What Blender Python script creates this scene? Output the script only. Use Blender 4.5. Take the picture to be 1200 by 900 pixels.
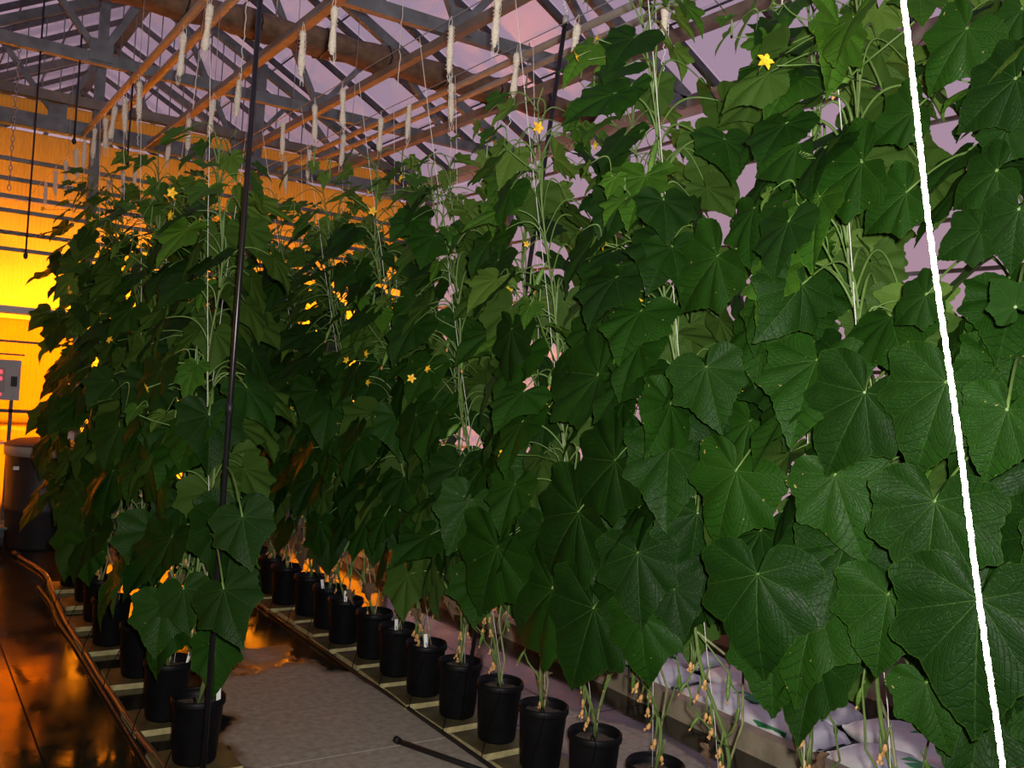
import bpy, bmesh, math, random
from mathutils import Vector, Matrix, Quaternion

for o in list(bpy.data.objects):
    bpy.data.objects.remove(o, do_unlink=True)
sc = bpy.context.scene
COL = sc.collection
R = math.radians
rnd = random.Random(7)

# ------------------------------------------------------------------ camera
FPX = 1100.0
EYE = Vector((0, 0, 1.65))
_y, _p, _r = R(33.5), R(0.4), R(4.0)
FWD = Vector((math.sin(_y) * math.cos(_p), math.cos(_y) * math.cos(_p), math.sin(_p)))
_r0 = Vector((math.cos(_y), -math.sin(_y), 0))
_u0 = _r0.cross(FWD)
RGT = _r0 * math.cos(_r) + _u0 * math.sin(_r)
UPV = -_r0 * math.sin(_r) + _u0 * math.cos(_r)
cam_d = bpy.data.cameras.new('camera')
cam_d.sensor_width = 36.0
cam_d.lens = 36.0 * FPX / 1200.0
cam_d.clip_start = 0.02
cam = bpy.data.objects.new('camera', cam_d)
COL.objects.link(cam)
cam.matrix_world = Matrix.Translation(EYE) @ Matrix((
    (RGT.x, UPV.x, -FWD.x), (RGT.y, UPV.y, -FWD.y), (RGT.z, UPV.z, -FWD.z))).to_4x4()
sc.camera = cam

# ------------------------------------------------------------------ world, flash, exposure
sc.view_settings.view_transform = 'Standard'
sc.view_settings.look = 'None'
sc.view_settings.gamma = 1.0
sc.view_settings.use_curve_mapping = False
sc.view_settings.exposure = 0.0

w = bpy.data.worlds.new('dusk_sky')
sc.world = w
w.use_nodes = True
nt = w.node_tree
nt.nodes.clear()
n_out = nt.nodes.new('ShaderNodeOutputWorld')
n_bg = nt.nodes.new('ShaderNodeBackground')
n_tc = nt.nodes.new('ShaderNodeTexCoord')
n_sep = nt.nodes.new('ShaderNodeSeparateXYZ')
n_ramp = nt.nodes.new('ShaderNodeValToRGB')
n_ns = nt.nodes.new('ShaderNodeTexNoise')
n_ns.inputs['Scale'].default_value = 2.2
n_ns.inputs['Detail'].default_value = 3
n_add = nt.nodes.new('ShaderNodeMath'); n_add.operation = 'MULTIPLY_ADD'
n_add.inputs[1].default_value = 0.22
el = n_ramp.color_ramp.elements
el[0].position = 0.02; el[0].color = (0.42, 0.25, 0.29, 1)
el[1].position = 0.75; el[1].color = (0.265, 0.235, 0.35, 1)
e = el.new(0.38); e.color = (0.36, 0.245, 0.325, 1)
L = nt.links.new
L(n_tc.outputs['Generated'], n_sep.inputs[0])
L(n_tc.outputs['Generated'], n_ns.inputs['Vector'])
L(n_ns.outputs['Fac'], n_add.inputs[0])
L(n_sep.outputs['Z'], n_add.inputs[2])
L(n_add.outputs[0], n_ramp.inputs[0])
L(n_ramp.outputs[0], n_bg.inputs[0])
n_bg.inputs[1].default_value = 1.2
L(n_bg.outputs[0], n_out.inputs[0])

# the photographer's flash, a few centimetres above and beside the lens
fl = bpy.data.lights.new('camera_flash', 'SPOT')
fl.energy = 520
fl.color = (1.0, 0.97, 0.93)
fl.spot_size = R(96)
fl.spot_blend = 0.9
fl.shadow_soft_size = 0.018
flo = bpy.data.objects.new('camera_flash', fl)
COL.objects.link(flo)
flo.matrix_world = Matrix.Translation(EYE + UPV * 0.05 + RGT * 0.045) @ cam.matrix_world.to_3x3().to_4x4()


# ------------------------------------------------------------------ pixel helpers
def ray(x, y):
    return FWD + RGT * ((x - 600) / FPX) - UPV * ((y - 450) / FPX)


def atZ(x, y, z=0.0):
    d = ray(x, y)
    return EYE + d * ((z - EYE.z) / d.z)


def atY(x, y, Y):
    d = ray(x, y)
    return EYE + d * (Y / d.y)


def atX(x, y, X):
    d = ray(x, y)
    return EYE + d * (X / d.x)


# ------------------------------------------------------------------ node material helper
MATS = {}


def mat(name, col, rough=0.6, metal=0.0, noise=0.0, nscale=20.0, bump=0.0, bscale=60.0, spec=0.5, coat=0.0):
    m = bpy.data.materials.new(name)
    m.use_nodes = True
    t = m.node_tree
    b = t.nodes['Principled BSDF']
    b.inputs['Roughness'].default_value = rough
    b.inputs['Metallic'].default_value = metal
    b.inputs['Specular IOR Level'].default_value = spec
    if coat:
        b.inputs['Coat Weight'].default_value = coat
    tc = t.nodes.new('ShaderNodeTexCoord')
    ns = t.nodes.new('ShaderNodeTexNoise')
    ns.inputs['Scale'].default_value = nscale
    ns.inputs['Detail'].default_value = 4
    t.links.new(tc.outputs['Object'], ns.inputs['Vector'])
    rp = t.nodes.new('ShaderNodeValToRGB')
    a = max(0.0, 1 - noise); c = 1 + noise
    rp.color_ramp.elements[0].position = 0.3
    rp.color_ramp.elements[1].position = 0.7
    rp.color_ramp.elements[0].color = (col[0] * a, col[1] * a, col[2] * a, 1)
    rp.color_ramp.elements[1].color = (min(1, col[0] * c), min(1, col[1] * c), min(1, col[2] * c), 1)
    t.links.new(ns.outputs['Fac'], rp.inputs[0])
    t.links.new(rp.outputs[0], b.inputs['Base Color'])
    if bump:
        n2 = t.nodes.new('ShaderNodeTexNoise')
        n2.inputs['Scale'].default_value = bscale
        t.links.new(tc.outputs['Object'], n2.inputs['Vector'])
        bp = t.nodes.new('ShaderNodeBump')
        bp.inputs['Strength'].default_value = bump
        bp.inputs['Distance'].default_value = 0.005
        t.links.new(n2.outputs['Fac'], bp.inputs['Height'])
        t.links.new(bp.outputs[0], b.inputs['Normal'])
    MATS[name] = m
    return m


mat('galvanised', (0.17, 0.185, 0.185), 0.5, 0.3, 0.3, 9, 0.1)
mat('dark_bar', (0.07, 0.07, 0.078), 0.5, 0.3, 0.3, 12)
mat('pipe_beige', (0.36, 0.34, 0.29), 0.5, 0.0, 0.12, 8)
mat('pipe_metal', (0.20, 0.165, 0.125), 0.5, 0.1, 0.25, 8)
mat('curtain_cloth', (0.17, 0.10, 0.06), 0.85, 0.0, 0.35, 14, 0.5, 40)
mat('black_tie', (0.01, 0.01, 0.01), 0.6)
mat('twine', (0.80, 0.77, 0.70), 0.85, 0.0, 0.08, 120, 0.5, 900)
mat('spool_twine', (0.80, 0.72, 0.58), 0.9, 0.0, 0.15, 90, 0.8, 420)
mat('wire', (0.35, 0.35, 0.36), 0.4, 0.7)
mat('pot_black', (0.004, 0.004, 0.0045), 0.5, 0.0, 0.3, 12, 0.05, spec=0.14)
mat('soil', (0.07, 0.045, 0.03), 0.95, 0.0, 0.6, 60, 1.0, 90)
mat('board_wood', (0.075, 0.062, 0.022), 0.6, 0.0, 0.5, 12, 0.4, 60)
mat('board_edge_lit', (0.36, 0.31, 0.14), 0.8, 0.0, 0.3, 20, 0.3, 60)  # weathered edge; brightness of faces turned to the flash is in its colour
mat('tube_black', (0.003, 0.003, 0.003), 0.8, spec=0.05)
mat('hose_brown', (0.11, 0.055, 0.028), 0.4, 0.0, 0.2, 12)
mat('black_rubber', (0.008, 0.008, 0.009), 0.55, 0.0, 0.2, 20)
mat('pole_black', (0.012, 0.011, 0.013), 0.28, 0.1, 0.2, 10)
mat('stem_green', (0.11, 0.17, 0.04), 0.55, 0.0, 0.25, 18, 0.3)
mat('stem_pale', (0.22, 0.22, 0.10), 0.65, 0.0, 0.35, 18, 0.4)
mat('petiole_green', (0.10, 0.175, 0.035), 0.5, 0.0, 0.2, 12)
mat('flower_yellow', (0.85, 0.50, 0.02), 0.55, 0.0, 0.1, 40)
mat('flower_dry', (0.55, 0.30, 0.10), 0.8, 0.0, 0.3, 60)
mat('fruit_green', (0.10, 0.20, 0.03), 0.4, 0.0, 0.25, 50, 0.6, 200)
mat('label_white', (0.80, 0.80, 0.80), 0.4)
mat('white_sheet', (0.80, 0.80, 0.80), 0.45, 0.0, 0.1, 12, 0.3, 20)
mat('print_green', (0.04, 0.30, 0.10), 0.5)
mat('curb_wood', (0.30, 0.25, 0.17), 0.75, 0.0, 0.3, 7, 0.4, 40)
mat('barrel_dark', (0.018, 0.017, 0.02), 0.5, 0.0, 0.2, 8)
mat('barrel_lid', (0.07, 0.035, 0.025), 0.6, 0.0, 0.3, 8)
mat('grey_rim', (0.32, 0.31, 0.30), 0.5)
mat('box_grey', (0.42, 0.43, 0.44), 0.5, 0.0, 0.05, 8)
mat('frame_white', (0.50, 0.50, 0.50), 0.4)
mat('teal', (0.06, 0.14, 0.16), 0.5)
mat('kneewall', (0.30, 0.27, 0.25), 0.8, 0.0, 0.2, 5, 0.3)
mat('dry_leaf', (0.13, 0.075, 0.038), 0.9, 0.0, 0.35, 30, 0.4)
mat('lamp_metal', (0.5, 0.5, 0.5), 0.35, 0.6)


def emis(name, col, s):
    m = bpy.data.materials.new(name)
    m.use_nodes = True
    b = m.node_tree.nodes['Principled BSDF']
    b.inputs['Base Color'].default_value = (*col, 1)
    b.inputs['Emission Color'].default_value = (*col, 1)
    b.inputs['Emission Strength'].default_value = s
    MATS[name] = m


emis('bulb', (1.0, 0.55, 0.12), 25)
emis('led_red', (1.0, 0.04, 0.06), 3)


def glass_mat():
    m = bpy.data.materials.new('roof_glass')
    m.use_nodes = True
    t = m.node_tree
    t.nodes.clear()
    o = t.nodes.new('ShaderNodeOutputMaterial')
    tr = t.nodes.new('ShaderNodeBsdfTransparent')
    tr.inputs[0].default_value = (0.96, 0.955, 0.96, 1)
    gl = t.nodes.new('ShaderNodeBsdfGlossy')
    gl.inputs['Roughness'].default_value = 0.12
    df = t.nodes.new('ShaderNodeBsdfTranslucent')
    df.inputs[0].default_value = (0.75, 0.72, 0.72, 1)
    lw = t.nodes.new('ShaderNodeLayerWeight'); lw.inputs[0].default_value = 0.5
    pw = t.nodes.new('ShaderNodeMath'); pw.operation = 'POWER'; pw.inputs[1].default_value = 4.0
    fr = t.nodes.new('ShaderNodeMath'); fr.operation = 'MULTIPLY_ADD'; fr.inputs[1].default_value = 0.5; fr.inputs[2].default_value = 0.025
    t.links.new(lw.outputs['Facing'], pw.inputs[0]); t.links.new(pw.outputs[0], fr.inputs[0])
    m1 = t.nodes.new('ShaderNodeMixShader')
    m2 = t.nodes.new('ShaderNodeMixShader')
    tc = t.nodes.new('ShaderNodeTexCoord')
    ns = t.nodes.new('ShaderNodeTexNoise'); ns.inputs['Scale'].default_value = 1.2
    mp = t.nodes.new('ShaderNodeMapRange')
    mp.inputs[1].default_value = 0.3; mp.inputs[2].default_value = 0.75
    mp.inputs[3].default_value = 0.0; mp.inputs[4].default_value = 0.06
    t.links.new(tc.outputs['Object'], ns.inputs[0])
    t.links.new(ns.outputs['Fac'], mp.inputs[0])
    t.links.new(mp.outputs[0], m1.inputs[0])
    t.links.new(tr.outputs[0], m1.inputs[1])
    t.links.new(df.outputs[0], m1.inputs[2])
    t.links.new(fr.outputs[0], m2.inputs[0])
    t.links.new(m1.outputs[0], m2.inputs[1])
    t.links.new(gl.outputs[0], m2.inputs[2])
    t.links.new(m2.outputs[0], o.inputs[0])
    MATS['roof_glass'] = m


glass_mat()


def panel_mat():
    # twin-wall translucent sheet: fine vertical flutes, mostly diffusing
    m = bpy.data.materials.new('twinwall_sheet')
    m.use_nodes = True
    t = m.node_tree
    t.nodes.clear()
    o = t.nodes.new('ShaderNodeOutputMaterial')
    tr = t.nodes.new('ShaderNodeBsdfTransparent')
    tr.inputs[0].default_value = (0.9, 0.82, 0.6, 1)
    df = t.nodes.new('ShaderNodeBsdfTranslucent')
    df.inputs[0].default_value = (0.90, 0.70, 0.24, 1)
    d2 = t.nodes.new('ShaderNodeBsdfDiffuse')
    d2.inputs[0].default_value = (0.35, 0.25, 0.07, 1)
    m0 = t.nodes.new('ShaderNodeMixShader'); m0.inputs[0].default_value = 0.12
    m1 = t.nodes.new('ShaderNodeMixShader')
    tc = t.nodes.new('ShaderNodeTexCoord')
    wv = t.nodes.new('ShaderNodeTexWave')
    wv.inputs['Scale'].default_value = 9
    wv.inputs['Distortion'].default_value = 0.2
    mp = t.nodes.new('ShaderNodeMapRange')
    mp.inputs[3].default_value = 0.82; mp.inputs[4].default_value = 0.94
    t.links.new(tc.outputs['Object'], wv.inputs['Vector'])
    t.links.new(wv.outputs['Fac'], mp.inputs[0])
    t.links.new(df.outputs[0], m0.inputs[1]); t.links.new(d2.outputs[0], m0.inputs[2])
    t.links.new(mp.outputs[0], m1.inputs[0])
    t.links.new(tr.outputs[0], m1.inputs[1])
    t.links.new(m0.outputs[0], m1.inputs[2])
    t.links.new(m1.outputs[0], o.inputs[0])
    MATS['twinwall_sheet'] = m


panel_mat()


def floor_mat():
    m = bpy.data.materials.new('wet_concrete')
    m.use_nodes = True
    t = m.node_tree
    b = t.nodes['Principled BSDF']
    ge = t.nodes.new('ShaderNodeNewGeometry')
    sp = t.nodes.new('ShaderNodeSeparateXYZ')
    t.links.new(ge.outputs['Position'], sp.inputs[0])

    def math_(op, a, bb=None, c=None):
        n = t.nodes.new('ShaderNodeMath'); n.operation = op
        for i, v in enumerate((a, bb, c)):
            if v is None: continue
            if isinstance(v, (int, float)): n.inputs[i].default_value = v
            else: t.links.new(v, n.inputs[i])
        return n.outputs[0]

    n1 = t.nodes.new('ShaderNodeTexNoise'); n1.inputs['Scale'].default_value = 2.1; n1.inputs['Detail'].default_value = 5
    n2 = t.nodes.new('ShaderNodeTexNoise'); n2.inputs['Scale'].default_value = 26; n2.inputs['Detail'].default_value = 6
    n3 = t.nodes.new('ShaderNodeTexNoise'); n3.inputs['Scale'].default_value = 5.5; n3.inputs['Detail'].default_value = 3
    for n in (n1, n2, n3): t.links.new(ge.outputs['Position'], n.inputs['Vector'])
    X, Y = sp.outputs['X'], sp.outputs['Y']
    # dry, worn patch of the middle aisle (an ellipse along the aisle); behind the second row, lit floor between leaf shadows is painted in
    dx = math_('DIVIDE', math_('SUBTRACT', X, 1.88), 0.50)
    dy = math_('DIVIDE', math_('SUBTRACT', Y, 3.9), 1.40)
    e1 = math_('ADD', math_('MULTIPLY', dx, dx), math_('MULTIPLY', dy, dy))
    dx_lit = math_('DIVIDE', math_('SUBTRACT', X, 2.95), 0.30)
    dy_lit = math_('DIVIDE', math_('SUBTRACT', Y, 3.1), 1.0)
    e2 = math_('ADD', math_('MULTIPLY', dx_lit, dx_lit), math_('MULTIPLY', dy_lit, dy_lit))
    ee = math_('MINIMUM', e1, e2)
    ee = math_('ADD', ee, math_('MULTIPLY', math_('SUBTRACT', n1.outputs['Fac'], 0.5), 2.4))
    wet = t.nodes.new('ShaderNodeMapRange')
    wet.inputs[1].default_value = 0.85; wet.inputs[2].default_value = 1.15
    t.links.new(ee, wet.inputs[0])
    dry = t.nodes.new('ShaderNodeValToRGB')
    dry.color_ramp.elements[0].position = 0.3; dry.color_ramp.elements[0].color = (0.24, 0.21, 0.165, 1)
    dry.color_ramp.elements[1].position = 0.7; dry.color_ramp.elements[1].color = (0.37, 0.33, 0.265, 1)
    t.links.new(n2.outputs['Fac'], dry.inputs[0])
    wetc = t.nodes.new('ShaderNodeValToRGB')
    wetc.color_ramp.elements[0].position = 0.35; wetc.color_ramp.elements[0].color = (0.010, 0.009, 0.006, 1)
    wetc.color_ramp.elements[1].position = 0.75; wetc.color_ramp.elements[1].color = (0.030, 0.027, 0.014, 1)
    t.links.new(n3.outputs['Fac'], wetc.inputs[0])
    mx = t.nodes.new('ShaderNodeMix'); mx.data_type = 'RGBA'
    t.links.new(wet.outputs[0], mx.inputs[0])
    t.links.new(dry.outputs[0], mx.inputs[6]); t.links.new(wetc.outputs[0], mx.inputs[7])
    t.links.new(mx.outputs[2], b.inputs['Base Color'])
    b.inputs['Specular IOR Level'].default_value = 0.36
    # water film: low roughness, stronger in puddles
    pud = t.nodes.new('ShaderNodeMapRange')
    pud.inputs[1].default_value = 0.42; pud.inputs[2].default_value = 0.62
    pud.inputs[3].default_value = 0.17; pud.inputs[4].default_value = 0.05
    t.links.new(n1.outputs['Fac'], pud.inputs[0])
    rg = t.nodes.new('ShaderNodeMix'); rg.data_type = 'FLOAT'
    t.links.new(wet.outputs[0], rg.inputs[0])
    rg.inputs[2].default_value = 0.8
    t.links.new(pud.outputs[0], rg.inputs[3])
    t.links.new(rg.outputs[0], b.inputs['Roughness'])
    bp = t.nodes.new('ShaderNodeBump'); bp.inputs['Strength'].default_value = 0.12; bp.inputs['Distance'].default_value = 0.002
    t.links.new(n2.outputs['Fac'], bp.inputs['Height'])
    t.links.new(bp.outputs[0], b.inputs['Normal'])
    MATS['wet_concrete'] = m


floor_mat()


def leaf_mat(name, top0, top1, under, trans):
    """uv.x = warped angle with a main vein at every integer, uv.y = radius"""
    m = bpy.data.materials.new(name)
    m.use_nodes = True
    t = m.node_tree
    t.nodes.clear()
    lk = t.links.new

    def N(k): return t.nodes.new(k)

    def math_(op, a, bb=None, c=None):
        n = N('ShaderNodeMath'); n.operation = op
        for i, v in enumerate((a, bb, c)):
            if v is None: continue
            if isinstance(v, (int, float)): n.inputs[i].default_value = v
            else: lk(v, n.inputs[i])
        return n.outputs[0]

    def mrange(v, a, b_, c, d):
        n = N('ShaderNodeMapRange'); n.interpolation_type = 'SMOOTHSTEP'
        lk(v, n.inputs[0])
        for i, q in zip((1, 2, 3, 4), (a, b_, c, d)): n.inputs[i].default_value = q
        return n.outputs[0]

    out = N('ShaderNodeOutputMaterial')
    uv = N('ShaderNodeUVMap'); uv.uv_map = 'uv'
    sp = N('ShaderNodeSeparateXYZ'); lk(uv.outputs[0], sp.inputs[0])
    u, v = sp.outputs[0], sp.outputs[1]
    fu = math_('ABSOLUTE', math_('SUBTRACT', u, math_('ROUND', u)))
    d = math_('MULTIPLY', fu, v)
    main = math_('MULTIPLY', mrange(d, 0.004, 0.017, 1, 0), mrange(v, 0.0, 0.95, 1.0, 0.35))
    ph = math_('MULTIPLY_ADD', v, 6.5, math_('MULTIPLY', fu, -6.0))
    fr = math_('ABSOLUTE', math_('SUBTRACT', math_('FRACT', ph), 0.5))
    sec = math_('MULTIPLY', mrange(fr, 0.0, 0.14, 1, 0), mrange(v, 0.12, 0.3, 0, 1))
    tc = N('ShaderNodeTexCoord')
    ns = N('ShaderNodeTexNoise'); ns.inputs['Scale'].default_value = 3.2; ns.inputs['Detail'].default_value = 4
    lk(tc.outputs['Object'], ns.inputs['Vector'])
    vo = N('ShaderNodeTexVoronoi'); vo.feature = 'DISTANCE_TO_EDGE'; vo.inputs['Scale'].default_value = 9
    lk(tc.outputs['Object'], vo.inputs['Vector'])
    cell = mrange(vo.outputs['Distance'], 0.0, 0.10, 0, 1)
    oi = N('ShaderNodeObjectInfo')
    mixv = math_('ADD', math_('MULTIPLY', ns.outputs['Fac'], 0.6), math_('MULTIPLY', oi.outputs['Random'], 0.65))
    base = N('ShaderNodeMix'); base.data_type = 'RGBA'
    lk(mrange(mixv, 0.2, 1.0, 0, 1), base.inputs[0])
    base.inputs[6].default_value = (*top0, 1); base.inputs[7].default_value = (*top1, 1)
    # yellowish rim and damage specks
    edge = mrange(v, 0.975, 1.0, 0, 0.55)
    m_e = N('ShaderNodeMix'); m_e.data_type = 'RGBA'
    lk(edge, m_e.inputs[0]); lk(base.outputs[2], m_e.inputs[6])
    m_e.inputs[7].default_value = (top1[0] * 2.2, top1[1] * 1.5, top1[2] * 1.2, 1)
    m_v = N('ShaderNodeMix'); m_v.data_type = 'RGBA'
    lk(math_('MULTIPLY', math_('MULTIPLY', main, mrange(v, 0.0, 0.08, 0.3, 1.0)), 0.5), m_v.inputs[0]); lk(m_e.outputs[2], m_v.inputs[6])
    m_v.inputs[7].default_value = (top1[0] * 2.4 + .03, top1[1] * 1.7 + .03, top1[2] * 2.2 + .02, 1)
    m_s = N('ShaderNodeMix'); m_s.data_type = 'RGBA'
    lk(math_('MULTIPLY', sec, 0.5), m_s.inputs[0]); lk(m_v.outputs[2], m_s.inputs[6])
    m_s.inputs[7].default_value = (top0[0] * .5, top0[1] * .5, top0[2] * .5, 1)
    n5 = N('ShaderNodeTexNoise'); n5.inputs['Scale'].default_value = 7.0; n5.inputs['Detail'].default_value = 2
    lk(tc.outputs['Object'], n5.inputs['Vector'])
    speck = math_('MULTIPLY', mrange(n5.outputs['Fac'], 0.72, 0.76, 0, 1), mrange(oi.outputs['Random'], 0.55, 0.6, 0, 0.8))
    m_d = N('ShaderNodeMix'); m_d.data_type = 'RGBA'
    lk(speck, m_d.inputs[0]); lk(m_s.outputs[2], m_d.inputs[6])
    m_d.inputs[7].default_value = (0.32, 0.27, 0.08, 1)
    ge = N('ShaderNodeNewGeometry')
    side = N('ShaderNodeMix'); side.data_type = 'RGBA'
    lk(ge.outputs['Backfacing'], side.inputs[0]); lk(m_d.outputs[2], side.inputs[6])
    und = N('ShaderNodeMix'); und.data_type = 'RGBA'
    lk(math_('MULTIPLY', math_('MAXIMUM', main, math_('MULTIPLY', sec, 0.5)), 0.6), und.inputs[0])
    und.inputs[6].default_value = (*under, 1)
    und.inputs[7].default_value = (under[0] * 2.0, under[1] * 1.6, under[2] * 1.8, 1)
    lk(und.outputs[2], side.inputs[7])
    # relief: sunk veins, blistered cells
    hgt = math_('ADD', math_('MULTIPLY', cell, 0.35), math_('SUBTRACT', math_('MULTIPLY', ns.outputs['Fac'], 0.5),
                math_('ADD', math_('MULTIPLY', main, 0.9), math_('MULTIPLY', sec, 0.5))))
    bp = N('ShaderNodeBump'); bp.inputs['Strength'].default_value = 0.5; bp.inputs['Distance'].default_value = 0.003
    lk(hgt, bp.inputs['Height'])
    pb = N('ShaderNodeBsdfPrincipled')
    lk(side.outputs[2], pb.inputs['Base Color'])
    pb.inputs['Roughness'].default_value = 0.5
    pb.inputs['Specular IOR Level'].default_value = 0.13
    lk(bp.outputs[0], pb.inputs['Normal'])
    tl = N('ShaderNodeBsdfTranslucent')
    tl.inputs[0].default_value = (*trans, 1)
    ms = N('ShaderNodeMixShader'); ms.inputs[0].default_value = 0.22
    lk(pb.outputs[0], ms.inputs[1]); lk(tl.outputs[0], ms.inputs[2])
    lk(ms.outputs[0], out.inputs[0])
    MATS[name] = m


leaf_mat('leaf_mature', (0.0066, 0.0265, 0.0028), (0.0145, 0.057, 0.004), (0.045, 0.095, 0.014), (0.06, 0.16, 0.008))
leaf_mat('leaf_young', (0.022, 0.075, 0.006), (0.060, 0.155, 0.012), (0.09, 0.165, 0.025), (0.11, 0.24, 0.015))


# ------------------------------------------------------------------ mesh helpers
class MB:
    """collects shapes, builds one mesh"""
    def __init__(self):
        self.v = []; self.f = []; self.mi = []; self.sm = []; self.cur = 0

    def add(self, vs, fs, smooth=False):
        o = len(self.v)
        self.v += [tuple(p) for p in vs]
        self.f += [tuple(i + o for i in f) for f in fs]
        self.mi += [self.cur] * len(fs)
        self.sm += [smooth] * len(fs)
        return self

    def box(self, c, s, M=None):
        x, y, z = s[0] / 2, s[1] / 2, s[2] / 2
        vs = [Vector(c) + Vector(p) for p in ((-x, -y, -z), (x, -y, -z), (x, y, -z), (-x, y, -z), (-x, -y, z), (x, -y, z), (x, y, z), (-x, y, z))]
        if M is not None: vs = [M @ p for p in vs]
        return self.add(vs, [(0, 3, 2, 1), (4, 5, 6, 7), (0, 1, 5, 4), (1, 2, 6, 5), (2, 3, 7, 6), (3, 0, 4, 7)])

    def bar(self, p, q, w_, h_, up=Vector((0, 0, 1))):
        p = Vector(p); q = Vector(q); d = (q - p).normalized()
        s = d.cross(up)
        if s.length < 1e-4: s = d.cross(Vector((1, 0, 0)))
        s.normalize(); n = s.cross(d)
        vs = []
        for e_ in (p, q):
            for a, b in ((-1, -1), (1, -1), (1, 1), (-1, 1)):
                vs.append(e_ + s * a * w_ / 2 + n * b * h_ / 2)
        return self.add(vs, [(3, 2, 1, 0), (4, 5, 6, 7), (0, 1, 5, 4), (1, 2, 6, 5), (2, 3, 7, 6), (3, 0, 4, 7)])

    def tube(self, pts, r, n=8, caps=True):
        pts = [Vector(p) for p in pts]
        rs = r if isinstance(r, (list, tuple)) else [r] * len(pts)
        ref = None; vs = []
        for i, p in enumerate(pts):
            d = (pts[min(i + 1, len(pts) - 1)] - pts[max(i - 1, 0)]).normalized()
            if ref is None:
                ref = d.cross(Vector((0, 0, 1)))
                if ref.length < 1e-3: ref = d.cross(Vector((1, 0, 0)))
            ref = (ref - d * ref.dot(d))
            ref.normalize()
            b = d.cross(ref)
            for k in range(n):
                a = 2 * math.pi * k / n
                vs.append(p + (ref * math.cos(a) + b * math.sin(a)) * rs[i])
        fs = []
        for i in range(len(pts) - 1):
            for k in range(n):
                fs.append((i * n + k, i * n + (k + 1) % n, (i + 1) * n + (k + 1) % n, (i + 1) * n + k))
        self.add(vs, fs, True)
        if caps:
            o = len(self.v) - len(vs)
            self.f += [tuple(o + k for k in reversed(range(n))), tuple(o + (len(pts) - 1) * n + k for k in range(n))]
            self.mi += [self.cur] * 2; self.sm += [False] * 2
        return self

    def lathe(self, prof, n=24, c=(0, 0, 0), closed_ends=True):
        vs = []
        for r, z in prof:
            for k in range(n):
                a = 2 * math.pi * k / n
                vs.append((c[0] + r * math.cos(a), c[1] + r * math.sin(a), c[2] + z))
        fs = []
        for i in range(len(prof) - 1):
            for k in range(n):
                fs.append((i * n + k, i * n + (k + 1) % n, (i + 1) * n + (k + 1) % n, (i + 1) * n + k))
        if closed_ends:
            fs.append(tuple(reversed(range(n)))); fs.append(tuple((len(prof) - 1) * n + k for k in range(n)))
        return self.add(vs, fs, True)

    def mesh(self, name, mats):
        me = bpy.data.meshes.new(name)
        me.from_pydata(self.v, [], self.f)
        me.polygons.foreach_set('material_index', self.mi)
        me.polygons.foreach_set('use_smooth', self.sm)
        for m in ([mats] if isinstance(mats, str) else mats): me.materials.append(MATS[m])
        me.validate()
        return me

    def build(self, name, mats, parent=None, loc=None):
        return put(name, self.mesh(name, mats), parent, loc)


def put(name, me, parent=None, loc=None, M=None):
    o = bpy.data.objects.new(name, me)
    COL.objects.link(o)
    if parent is not None: o.parent = parent
    if M is not None: o.matrix_basis = M
    elif loc is not None: o.location = loc
    return o


def tag(o, label=None, cat=None, group=None, kind=None):
    if label: o['label'] = label
    if cat: o['category'] = cat
    if group: o['group'] = group
    if kind: o['kind'] = kind
    return o


def thing(name, label, cat, loc=(0, 0, 0), group=None, rz=0.0):
    o = bpy.data.objects.new(name, None)
    o.empty_display_size = 0.1
    COL.objects.link(o)
    o.location = loc
    o.rotation_euler = (0, 0, rz)
    return tag(o, label, cat, group)


ORD = ['', 'first', 'second', 'third', 'fourth', 'fifth', 'sixth', 'seventh', 'eighth', 'ninth', 'tenth', 'eleventh', 'twelfth',
       'thirteenth', 'fourteenth', 'fifteenth', 'sixteenth']

# ------------------------------------------------------------------ the greenhouse shell
YW = 9.75            # partition wall
ZE = 3.92            # eave / chord height
XR, ZR = 2.0, 5.47   # ridge
XG = 4.88            # right gutter and side wall
XL = 2 * XR - XG     # left gutter
YB0, YB1 = -4.46, 16.0
SL = (ZR - ZE) / (XG - XR)

# floor: slabs with open joints
fb = MB().box((1.5, 6.2, -0.06), (9.0, 24.0, 0.08)).build('floor', 'soil')
tag(fb, kind='structure')
xs = [-3.0, -1.2, 0.62, 3.05, XG + 1.0]
ys = [-5.5, -1.6, 1.3, 3.8, 6.7, YW, 13.0, 18.0]
for i in range(len(xs) - 1):
    for j in range(len(ys) - 1):
        a, b, c, d = xs[i] + .004, xs[i + 1] - .004, ys[j] + .004, ys[j + 1] - .004
        MB().box(((a + b) / 2, (c + d) / 2, -0.0125), (b - a, d - c, 0.025)).build('concrete_slab', 'wet_concrete', fb)

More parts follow.
